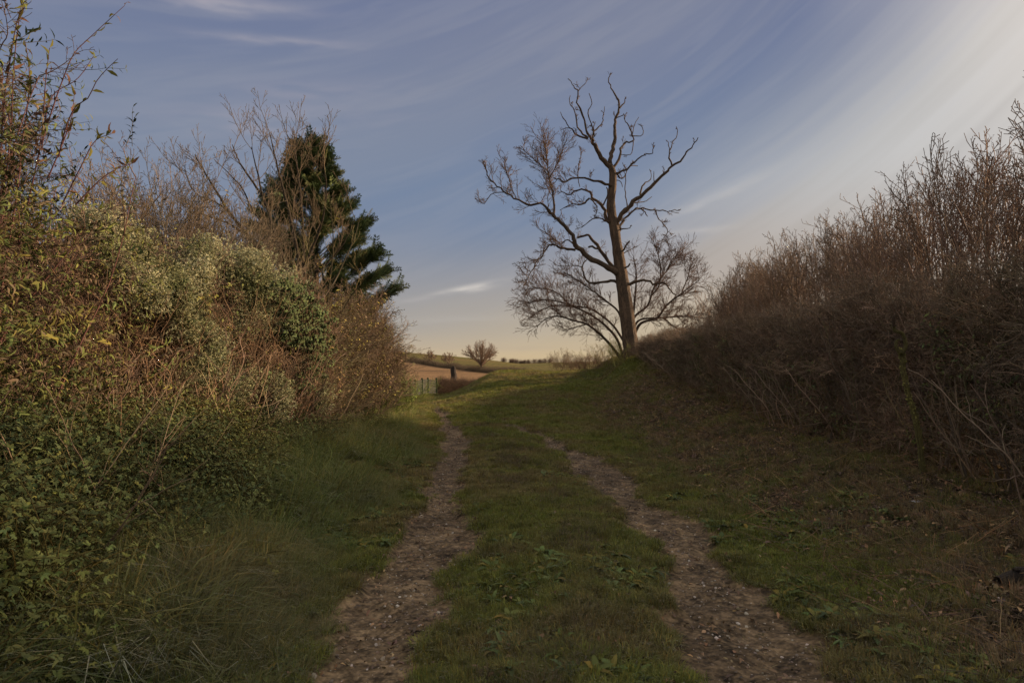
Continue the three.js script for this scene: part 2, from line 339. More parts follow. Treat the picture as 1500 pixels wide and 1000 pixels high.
// ---------------------------------------------------------------- small shapes shared by the plants
const R0 = rngOf(77);
const variants = (n, fn) => Array.from({ length: n }, (_, k) => { const mb = new MB(); fn(mb, rngOf(1000 + k * 31 + n * 7 + Math.floor(R0() * 1e6)), k); return mb.geo(); });
const W1 = [1, 1, 1];
const twigs = variants(5, (mb, r) => grow(mb, r, V(0, 0, 0), V(0, 1, 0), 0.75, 0.0105, 0, { seg: [0.1, 0.09, 0.07], wig: [0.22, 0.3, 0.34], up: [0.02, 0.03, 0.02], n: [7, 3], ang: [0.85, 0.8], ratio: [0.5, 0.45], tip: 0.0038, col: (q) => vary(q, W1, 0.3) }));
const tangles = variants(4, (mb, r) => { for (let k = 0; k < 6; k++) grow(mb, r, V((r() - 0.5) * 0.4, (r() - 0.5) * 0.4, (r() - 0.5) * 0.4), randDir(r), 0.7, 0.0075, 0, { seg: [0.09, 0.09], wig: [0.3, 0.35], up: [0, 0], n: [3], ang: [0.9], ratio: [0.5], tip: 0.0034, col: (q) => vary(q, W1, 0.35) }); });
const shoots = variants(5, (mb, r) => grow(mb, r, V(0, 0, 0), V(0, 1, 0), 1.7, 0.0145, 0, { seg: [0.14, 0.1, 0.07], wig: [0.11, 0.19, 0.28], up: [0.05, 0.075, 0.04], n: [11, 4], ang: [0.75, 0.8], ratio: [0.36, 0.35], tip: 0.0045, t0: 0.26, col: (q) => vary(q, W1, 0.25) }));
const bareStem = variants(4, (mb, r) => grow(mb, r, V(0, 0, 0), V(0, 1, 0), 1.2, 0.011, 0, { seg: [0.12, 0.1], wig: [0.24, 0.34], up: [0.04, 0.02], n: [5], ang: [0.7], ratio: [0.45], tip: 0.003, taper: 0.4, col: (q) => vary(q, W1, 0.25) }));
function sprig(mb, r, o) {
  const n = o.nodes, pts = [V(0, 0, 0)], d = V(0, 1, 0);
  for (let k = 0; k < n; k++) { d.addScaledVector(randDir(r), o.wig).normalize(); pts.push(pts[k].clone().addScaledVector(d, o.len / n)); }
  mb.tube(pts, [o.rad, o.rad * 0.5], 3, o.stem, false);
  for (let k = 1; k <= n; k++) for (let s = 0; s < o.per; s++) {
    if (r() < o.miss) continue;
    const a = r() * 6.28, out = V(Math.cos(a), o.lift + r() * 0.5, Math.sin(a)).normalize(), up = V(-out.x * 0.4, 1, -out.z * 0.4).addScaledVector(randDir(r), 0.5).normalize();
    mb.leaf(pts[k], out, up, o.leaf * (0.6 + r() * 0.7), o.wide * (0.6 + r() * 0.7), vary(r, W1, 0.35), 0.1 + r() * 0.5);
  }
}
const lanceSprigs = variants(4, (mb, r) => sprig(mb, r, { nodes: 6, len: 0.36, wig: 0.16, rad: 0.003, per: 2, miss: 0.15, lift: 0.25, leaf: 0.07, wide: 0.018, stem: [0.9, 0.6, 0.6] }));
const smallSprigs = variants(4, (mb, r) => sprig(mb, r, { nodes: 7, len: 0.32, wig: 0.3, rad: 0.0028, per: 2, miss: 0.3, lift: 0.1, leaf: 0.036, wide: 0.024, stem: [0.5, 0.4, 0.4] }));
const ivySprigs = variants(3, (mb, r) => sprig(mb, r, { nodes: 6, len: 0.3, wig: 0.4, rad: 0.003, per: 3, miss: 0.1, lift: -0.2, leaf: 0.046, wide: 0.042, stem: [0.5, 0.4, 0.3] }));
const brambles = variants(4, (mb, r) => {
  const pts = [V(0, 0, 0)], d = V(0.25, 1, 0).normalize(), n = 7;
  for (let k = 0; k < n; k++) { d.addScaledVector(randDir(r), 0.14).addScaledVector(V(0.4, -1, 0), 0.16).normalize(); pts.push(pts[k].clone().addScaledVector(d, 0.075)); }
  mb.tube(pts, [0.0042, 0.002], 3, [0.7, 0.5, 0.45], false);
  for (let k = 1; k <= n; k++) {
    const side = k % 2 ? 1 : -1, out = V(0.35, 0.35 + r() * 0.3, side).addScaledVector(randDir(r), 0.35).normalize(), hub = pts[k].clone().addScaledVector(out, 0.035), tone = vary(r, W1, 0.3);
    for (const q of [-0.95, 0, 0.95]) { const w = out.clone().applyAxisAngle(YUP, q); w.y -= 0.15; w.normalize(); mb.leaf(hub, w, V(0.1, 1, 0.1).addScaledVector(randDir(r), 0.35).normalize(), 0.03 * (0.6 + r() * 0.8), 0.0165, tone, 0.2 + r() * 0.3); }
  }
});
const fluffs = variants(3, (mb, r) => {
  for (let k = 0; k < 30; k++) {
    const c = V((r() - 0.5) * 0.42, (r() - 0.5) * 0.4, (r() - 0.5) * 0.2), tone = vary(r, W1, 0.22);
    for (let s = 0; s < 11; s++) { const q = randDir(r), a = randDir(r).cross(q).normalize().multiplyScalar(0.0052), l = 0.017 + r() * 0.016, e = c.clone().addScaledVector(q, l), m = c.clone().addScaledVector(q, l * 0.55); mb.tri(c, m.clone().add(a), e, q, tone); mb.tri(c, e, m.clone().sub(a), q, tone); }
  }
});
const sprays = variants(4, (mb, r) => {          // drooping plume of a cypress
  const pts = [V(0, 0, 0)], d = V(0, 1, 0), n = 8;
  for (let k = 0; k < n; k++) { d.addScaledVector(randDir(r), 0.06).addScaledVector(V(0, 0, 1), -0.05).normalize(); pts.push(pts[k].clone().addScaledVector(d, 0.095)); }
  mb.tube(pts, [0.007, 0.002], 3, [0.8, 0.6, 0.4], false);
  for (let k = 1; k <= n; k++) for (const side of [-1, 1]) {
    const out = V(side * (0.75 + r() * 0.3), 0.85, (r() - 0.5) * 0.5).normalize(), L = 0.26 * (1.2 - k / n * 0.75) * (0.7 + r() * 0.5), tone = vary(r, W1, 0.3), up = V(0, 0.2, 1).addScaledVector(randDir(r), 0.3).normalize();
    mb.leaf(pts[k], out, up, L, 0.024, tone, 0.2);
    for (let j = 1; j <= 5; j++) for (const s2 of [-1, 1]) { const o2 = out.clone().applyAxisAngle(V(0, 0, 1), s2 * 0.7).addScaledVector(randDir(r), 0.25).normalize(); mb.leaf(pts[k].clone().addScaledVector(out, L * j / 6), o2, up, L * 0.45, 0.017, tone, 0.25); }
  }
});
function tuft(mb, r, n, spread, lean, wide, dry) {
  for (let k = 0; k < n; k++) {
    const a = r() * 6.28, b = Math.sqrt(r()) * spread, p = V(Math.cos(a) * b, -0.04, Math.sin(a) * b), h = 0.55 + r() * 0.55, l = lean * (0.3 + r()), q = a + (r() - 0.5) * 1.6;
    const o = V(Math.cos(q), 0, Math.sin(q)), s = V(-o.z, 0, o.x).multiplyScalar(wide * (0.6 + r() * 0.6)), tone = r() < dry ? vary(r, [1.4, 1.1, 0.95], 0.3) : vary(r, W1, 0.32);
    const m = p.clone().addScaledVector(YUP, h * 0.6).addScaledVector(o, l * 0.3), e = p.clone().addScaledVector(YUP, h * (1 - l * 0.35)).addScaledVector(o, l), nn = e.clone().sub(p).cross(s).normalize(), k0 = mb.count;
    for (const v of [p.clone().add(s), p.clone().sub(s), m.clone().addScaledVector(s, 0.75), m.clone().addScaledVector(s, -0.75), e]) { mb.p.push(v.x, v.y, v.z); mb.n.push(nn.x, nn.y, nn.z); mb.c.push(...tone); mb.u.push(0, 0); }
    mb.i.push(k0, k0 + 1, k0 + 2, k0 + 1, k0 + 3, k0 + 2, k0 + 2, k0 + 3, k0 + 4);
  }
}
const turfs = variants(5, (mb, r) => tuft(mb, r, 26, 1.0, 0.9, 0.045, 0.22));          // unit height; short turf: wide for its height
const longs = variants(4, (mb, r) => tuft(mb, r, 30, 0.3, 0.85, 0.0085, 0.15));        // long arching grass
const litter = variants(4, (mb, r) => { for (let k = 0; k < 5; k++) mb.leaf(V((r() - 0.5) * 0.16, r() * 0.012, (r() - 0.5) * 0.16), V(r() - 0.5, (r() - 0.5) * 0.35, r() - 0.5).normalize(), V((r() - 0.5) * 0.7, 1, (r() - 0.5) * 0.7).normalize(), 0.03 + r() * 0.03, 0.018 + r() * 0.014, vary(r, W1, 0.5), r() * 0.5); });
const sticks = variants(3, (mb, r) => { for (let k = 0; k < 3; k++) grow(mb, r, V((r() - 0.5) * 0.2, 0.006, (r() - 0.5) * 0.2), V(r() - 0.5, 0.05, r() - 0.5), 0.12 + r() * 0.25, 0.0028, 0, { seg: [0.06], wig: [0.18], up: [0], tip: 0.0015, col: (q) => vary(q, W1, 0.5) }); });
const rosettes = variants(4, (mb, r, k) => {      // dock, plantain and dandelion leaves lying about a crown
  const n = 6 + Math.floor(r() * 4);
  for (let j = 0; j < n; j++) { const a = j * 2.4 + r(), out = V(Math.cos(a), 0.15 + r() * 0.7, Math.sin(a)).normalize(); mb.leaf(V(0, 0, 0), out, V(-out.x * 0.3, 1, -out.z * 0.3).normalize(), 0.06 + r() * 0.06, (k % 2 ? 0.028 : 0.042) * (0.7 + r() * 0.5), vary(r, r() < 0.15 ? [1.6, 1.0, 0.8] : W1, 0.3), 0.25 + r() * 0.4); }
});
const stones = variants(5, (mb, r) => {
  const g = new THREE.IcosahedronGeometry(1, 0), p = g.attributes.position, cache = new Map();
  for (let k = 0; k < p.count; k++) { const key = [p.getX(k), p.getY(k), p.getZ(k)].map((q) => q.toFixed(2)).join(); if (!cache.has(key)) cache.set(key, [0.7 + r() * 0.5, 0.45 + r() * 0.3]); const [a, b] = cache.get(key); p.setXYZ(k, p.getX(k) * a, p.getY(k) * b, p.getZ(k) * a * 0.85); }
  g.computeVertexNormals();
  for (let k = 0; k < p.count; k++) { mb.p.push(p.getX(k), p.getY(k), p.getZ(k)); mb.n.push(g.attributes.normal.getX(k), g.attributes.normal.getY(k), g.attributes.normal.getZ(k)); mb.c.push(1, 1, 1); mb.u.push(0, 0); mb.i.push(k); }
});

// larger blocks made of those pieces, so that a hedge is a few hundred copies and not tens of thousands
const hedgeBlocks = variants(3, (mb, r) => {
  for (let k = 0; k < 190; k++) {
    let y = 0.1 + r() * 2.2, x = (r() - 0.5) * 1.25, z = (r() - 0.5) * 1.05; for (let j = 0; j < 4 && noise2(z * 3.2 + 7, y * 2.6) + noise2(x * 2, y * 5 + 3) * 0.4 < -0.05; j++) { y = 0.1 + r() * 2.2; z = (r() - 0.5) * 1.05; }
    const side = Math.sign(x) || 1, top = y > 1.85;
    const dir = top ? V((r() - 0.5) * 1.5, 0.8, (r() - 0.5) * 1.5) : V(side * (r() * 1.1 - 0.3), 0.25 + r() * 0.9, (r() - 0.5) * 1.6);
    mb.add(r() < 0.6 ? pick(r, twigs) : pick(r, tangles.slice(0, 3)), matrixOf(V(x, Math.min(y, 2.15), z), dir.normalize(), r() * 6.28, 0.5 + r() * 0.35), vary(r, pick(r, [[1, 1, 1], [1.25, 1.2, 1.1], [0.6, 0.6, 0.6]]), 0.25));
  }
  for (let k = 0; k < 26; k++) mb.add(pick(r, bareStem), matrixOf(V((r() - 0.5) * 1.5, -0.1, (r() - 0.5) * 1.1), V((r() - 0.5) * 0.5, 1, (r() - 0.5) * 0.5).normalize(), r() * 6.28, 0.75 + r() * 0.35, 0.9 + r() * 0.6), vary(r, pick(r, [[1, 1, 1], [1.1, 1.12, 1.1], [0.85, 1.05, 0.7], [0.6, 0.6, 0.6]]), 0.25));
});
const shootBlocks = variants(3, (mb, r) => {
  for (let k = 0; k < 14; k++) { const s = 0.66 + r() * 0.4; mb.add(pick(r, shoots), matrixOf(V((r() - 0.5) * 1.0, r() * 0.7 - 0.15, (r() - 0.5) * 1.05), V((r() - 0.5) * 0.44, 1, (r() - 0.5) * 0.48).normalize(), r() * 6.28, s, s * 1.05), vary(r, [1, 1, 1], 0.22)); }
});
const bushBlocks = variants(2, (mb, r) => {      // unit: radius 1, height 1 in y is scaled with sy
  for (let k = 0; k < 300; k++) {
    let a = r() * 6.28, q = Math.sqrt(r()), v = r(); for (let j = 0; j < 3 && noise2(a * 1.6 + 5, v * 5) + noise2(q * 4, v * 4 + 9) * 0.6 < 0; j++) { a = r() * 6.28; q = Math.sqrt(r()); v = r(); }
    const belly = 1 - 0.4 * v * v, dir = V(Math.cos(a) * 0.6 * q, 0.9, Math.sin(a) * 0.6 * q).addScaledVector(randDir(r), 0.5).normalize();
    mb.add(r() < 0.4 ? pick(r, shoots) : pick(r, twigs), matrixOf(V(Math.cos(a) * q * belly * 1.0, v * 2.3, Math.sin(a) * q * belly * 1.0), dir, r() * 6.28, 0.42 + r() * 0.25), vary(r, [1, 1, 1], 0.25));
  }
});
const bramblePatches = variants(5, (mb, r) => {
  for (let k = 0; k < 120; k++) mb.add(pick(r, brambles), matrixOf(V((r() - 0.5) * 0.75, -0.32 + 0.34 * Math.pow(r(), 0.6), (r() - 0.5) * 0.75), V((r() - 0.5) * 1.3, 0.9, (r() - 0.5) * 1.3).normalize(), r() * 6.28, 0.65 + r() * 0.5), vary(r, pick(r, [[1, 1, 1], [1, 1, 1], [0.7, 0.75, 0.8], [0.8, 0.9, 0.8], [1.25, 1.15, 0.9]]), 0.3));
  for (let k = 0; k < 9; k++) mb.add(pick(r, tangles), matrixOf(V((r() - 0.5) * 0.5, -0.3, (r() - 0.5) * 0.5), randDir(r), 0, 0.5), [1.4, 0.95, 1.6]);
});
// ---------------------------------------------------------------- ground cover
const onGround = (x, d, dy = 0) => V(x, height(x, d) + dy, -d);
const BANDS = [[2.2, 6, 760], [6, 10, 460], [10, 16, 230], [16, 26, 120], [26, 40, 62], [40, 64, 30]];
const hedgeLineL = table([[0, -5.2], [6, -5.0], [8, -4.8], [12.5, -3.9], [15, -3.7], [24, -3.7], [30, -4.6], [40, -9], [64, -14]]);
{
  const r = rngOf(5), turf = [], long = [], leaves = [], bits = [], flints = [], clods = [], bankGrass = [], pebbles = [];
  for (const [d0, d1, dens] of BANDS) {
    const x0 = d1 > 30 ? -12 : -5.5, x1 = bankTop(d1) + 1.2, n = Math.round((d1 - d0) * (x1 - x0) * dens);
    for (let k = 0; k < n; k++) {
      const d = lerp(d0, d1, r()), x = lerp(x0, x1, r());
      if (x < hedgeLineL(d) || x > bankTop(d) + 0.8) continue;
      const m = d < 36 ? rutMask(x, d) : 0, n1 = fbm(x * 0.8, d * 0.8, 4), n2 = fbm(x * 2.2 + 30, d * 2.2, 3), farK = ease(18, 34, d);
      const grow0 = ease(8, 30, d);
      if (m > 0.2 && r() < m * 1.35 - 0.06 + n2 * 0.45 - 0.2 * ease(14, 26, d)) continue;
      const bank = ease(bankFoot(d) - 0.3, bankFoot(d) + 0.9, x + n1 * 1.3) * (1 - ease(26, 36, d) * 0.85);
      if (clamp(scrape(x, d) * 1.6 - 0.5, 0, 1) > 0.3) continue;
      const dryness = clamp(0.42 + n1 * 1.5 + n2 * 0.8, 0, 1);
      if (r() < dryness * 0.25) continue;
      if (r() < bank * (0.86 - clamp(n2 * 0.9, -0.1, 0.35))) { if (r() < 0.22) bankGrass.push({ p: onGround(x, d), dir: V((r() - 0.5) * 0.9, 1, (r() - 0.5) * 0.9).normalize(), s: 0.05 + 0.05 * grow0, sy: 0.05 + r() * 0.1, c: vary(r, mix3([0.22, 0.165, 0.088], [0.15, 0.165, 0.042], clamp(0.35 + n2 * 1.4, 0, 1)), 0.3) }); continue; }
      const green = [0.162, 0.182, 0.035], dry = [0.205, 0.165, 0.07];
      const tall = 0.035 + 0.035 * r() + 0.03 * clamp(n2 * 2, 0, 1) + 0.05 * grow0 * r();
      turf.push({ p: onGround(x, d), dir: V((r() - 0.5) * 0.7, 1, (r() - 0.5) * 0.7).normalize(), s: 0.045 + 0.02 * r() + 0.075 * grow0, sy: tall * (1 + 0.6 * grow0), c: vary(r, mix3(green, dry, dryness * 0.8), 0.28) });
    }
  }
  // long grass hanging over the left side of the lane, and along the foot of the bank
  for (let k = 0; k < 11000; k++) {
    const d = 2.2 + Math.pow(r(), 1.5) * 26, u = r(), x = rutL(d) - 0.5 - u * 3.0 + noise2(d * 0.8, 4) * 0.25;
    if (x < hedgeLineL(d) + 0.2) continue;
    const n = fbm(x * 1.1 + 50, d * 1.1, 3); if (r() > 0.55 + n * 1.6) continue;
    const t = 0.12 + 0.26 * ease(0, 0.35, u) * (0.5 + r());
    long.push({ p: onGround(x, d), dir: V(0.55 * r() + 0.1, 1, (r() - 0.5) * 0.9).normalize(), s: t * 1.05, sy: t, c: vary(r, mix3([0.125, 0.16, 0.042], [0.19, 0.16, 0.08], clamp(0.12 + n * 1.1, 0, 1)), 0.3) });
  }
  for (let k = 0; k < 1500; k++) {
    const d = 3 + r() * 26, x = bankFoot(d) - 0.3 + r() * 2.6, n = fbm(x * 1.2 + 80, d * 1.2, 3); if (n < 0.08 || x > bankTop(d)) continue;
    const t = 0.1 + 0.14 * r();
    long.push({ p: onGround(x, d), dir: V((r() - 0.6) * 0.9, 1, (r() - 0.5) * 0.9).normalize(), s: t, sy: t, c: vary(r, r() < 0.6 ? [0.115, 0.14, 0.032] : [0.19, 0.14, 0.065], 0.3) });
  }
  for (let k = 0; k < 5200; k++) {   // dark tussocks on the crown of the lane and along the bank
    const d = 2.6 + Math.pow(r(), 1.3) * 24, c = (rutL(d) + rutR(d)) / 2, x = r() < 0.6 ? c + (r() + r() - 1) * 0.9 : bankFoot(d) - 0.4 + r() * 2.8, n = fbm(x * 1.5 + 11, d * 1.2, 3); if (n < 0.1 || rutMask(x, d) > 0.3 || x > bankTop(d)) continue;
    const t = 0.05 + 0.07 * r() + 0.1 * (n - 0.1);
    long.push({ p: onGround(x, d), dir: V((r() - 0.5) * 1.2, 1, (r() - 0.5) * 1.2).normalize(), s: t * 1.3, sy: t, c: vary(r, pick(r, [[0.14, 0.105, 0.062], [0.10, 0.08, 0.048], [0.12, 0.125, 0.038]]), 0.3) });
  }
  const weeds = [];
  for (let k = 0; k < 5200; k++) {
    const d = 2.4 + Math.pow(r(), 1.4) * 20, side = r(), x = side < 0.4 ? rutL(d) - 0.35 - r() * 1.9 : side < 0.8 ? bankFoot(d) - 0.5 + r() * 2.2 : (rutL(d) + rutR(d)) / 2 + (r() - 0.5) * 1.6, n = fbm(x * 1.4 + 70, d * 1.4, 3);
    if (n < 0.12 || rutMask(x, d) > 0.4 || x < hedgeLineL(d)) continue;
    weeds.push({ p: onGround(x, d, 0.01), dir: V((r() - 0.5) * 0.5, 1, (r() - 0.5) * 0.5).normalize(), s: 0.6 + r() * 0.7, c: vary(r, pick(r, [[0.095, 0.13, 0.04], [0.12, 0.145, 0.04], [0.08, 0.105, 0.04]]), 0.25) });
  }
  // dead leaves, broken twigs, flints and clods
  for (let k = 0; k < 42000; k++) {
    const d = 2.3 + Math.pow(r(), 1.6) * 30, x = lerp(-4.8, bankTop(d) + 0.4, r()); if (x < hedgeLineL(d)) continue;
    const onBank = ease(bankFoot(d) - 0.5, bankFoot(d) + 0.8, x); if (r() > 0.16 + 0.84 * onBank) continue;
    (r() < 0.75 || onBank < 0.3 ? leaves : bits).push({ p: onGround(x, d, 0.008), dir: V((r() - 0.5) * 0.5, 1, (r() - 0.5) * 0.5).normalize(), s: (onBank > 0.4 ? 0.75 : 0.5) + r() * 0.5 + ease(8, 25, d) * 0.5, c: vary(r, pick(r, [[0.2, 0.125, 0.068], [0.15, 0.1, 0.06], [0.25, 0.175, 0.09], [0.12, 0.085, 0.065]]), 0.35) });
  }
  for (let k = 0; k < 30000; k++) {
    const d = 2.3 + Math.pow(r(), 1.5) * 20, x = (r() < 0.5 ? rutL(d) : rutR(d)) + (r() + r() - 1) * 0.5, m = rutMask(x, d);
    if (m < 0.35) continue;
    const big = Math.pow(r(), 9), s = 0.0025 + 0.005 * r() + 0.014 * big;
    if (r() < 0.8) continue;
    if (r() < 0.75) flints.push({ p: onGround(x, d, s * 0.15), dir: randDir(r).setY(1.6).normalize(), s, c: vary(r, pick(r, [[0.30, 0.255, 0.20], [0.22, 0.18, 0.14], [0.42, 0.37, 0.31], [0.17, 0.135, 0.11]]), 0.25) });
    else clods.push({ p: onGround(x, d, 0), dir: randDir(r).setY(1.4).normalize(), s: s * 1.5, c: vary(r, [0.15, 0.11, 0.08], 0.3) });
  }
  for (let k = 0; k < 500; k++) { const d = 3 + r() * 14, x = lerp(-0.4, 5, r()); const s = 0.006 + 0.014 * Math.pow(r(), 3); pebbles.push({ p: onGround(x, d, s * 0.6), dir: YUP, s, c: vary(r, [0.32, 0.28, 0.24], 0.3) }); }
  scatter('short_grass', turfs, grassMat, turf, null, r, 'stuff', 'short green and straw-brown turf growing along the lane and mound', 'grass');
  scatter('dead_grass', turfs, grassMat, bankGrass, null, r, 'stuff', 'thin dead grass scattered over the bank below the clipped hedge', 'grass');
  scatter('long_grass', longs, grassMat, long, null, r, 'stuff', 'long arching grass hanging over the edges of the lane', 'grass');
  scatter('verge_weeds', rosettes, leafMat, weeds, null, r, 'stuff', 'broad-leaved weed rosettes dotted through the verges and lane crown', 'weeds');
  scatter('leaf_litter', litter, leafMat, leaves, null, r, 'stuff', 'brown fallen leaves lying over the bank and verges', 'leaf litter');
  scatter('twig_litter', sticks, matte, bits, null, r, 'stuff', 'small broken twigs lying on the bank', 'twigs');
  scatter('flint_gravel', stones, matte, [...flints, ...clods, ...pebbles], null, r, 'stuff', 'pale flint chips and earth crumbs strewn in the ruts', 'gravel');
}

// ---------------------------------------------------------------- limbs traced in the photograph, set at a distance of their own with their own slant in depth
function limbPoints(pts, d, slant, step = 0.35) {
  const c = new THREE.CatmullRomCurve3(pts.map(([x, y], k) => at(x, y, d + slant * (k / (pts.length - 1)))), false, 'centripetal');
  return c.getPoints(Math.max(4, Math.round(c.getLength() / step)));
}
const thick = (w0, w1, d) => [w0 * d / FOCAL / 2, w1 * d / FOCAL / 2];
function twigsAlong(mb, r, pts, from, per, len, rad, o, bias) {
  for (let k = Math.floor(from * (pts.length - 1)); k < pts.length - 1; k++) {
    const L = pts[k].distanceTo(pts[k + 1]); let n = per * L; n = Math.floor(n) + (r() < n % 1 ? 1 : 0);
    const T = pts[k + 1].clone().sub(pts[k]).normalize();
    for (let q = 0; q < n; q++) {
      const dir = randDir(r).addScaledVector(T, 0.7).addScaledVector(bias ?? YUP, 0.45).normalize();
      grow(mb, r, pts[k].clone().lerp(pts[k + 1], r()), dir, len * (0.45 + r() * 0.9), rad, 0, o);
    }
  }
}
const TREE_D = 40;
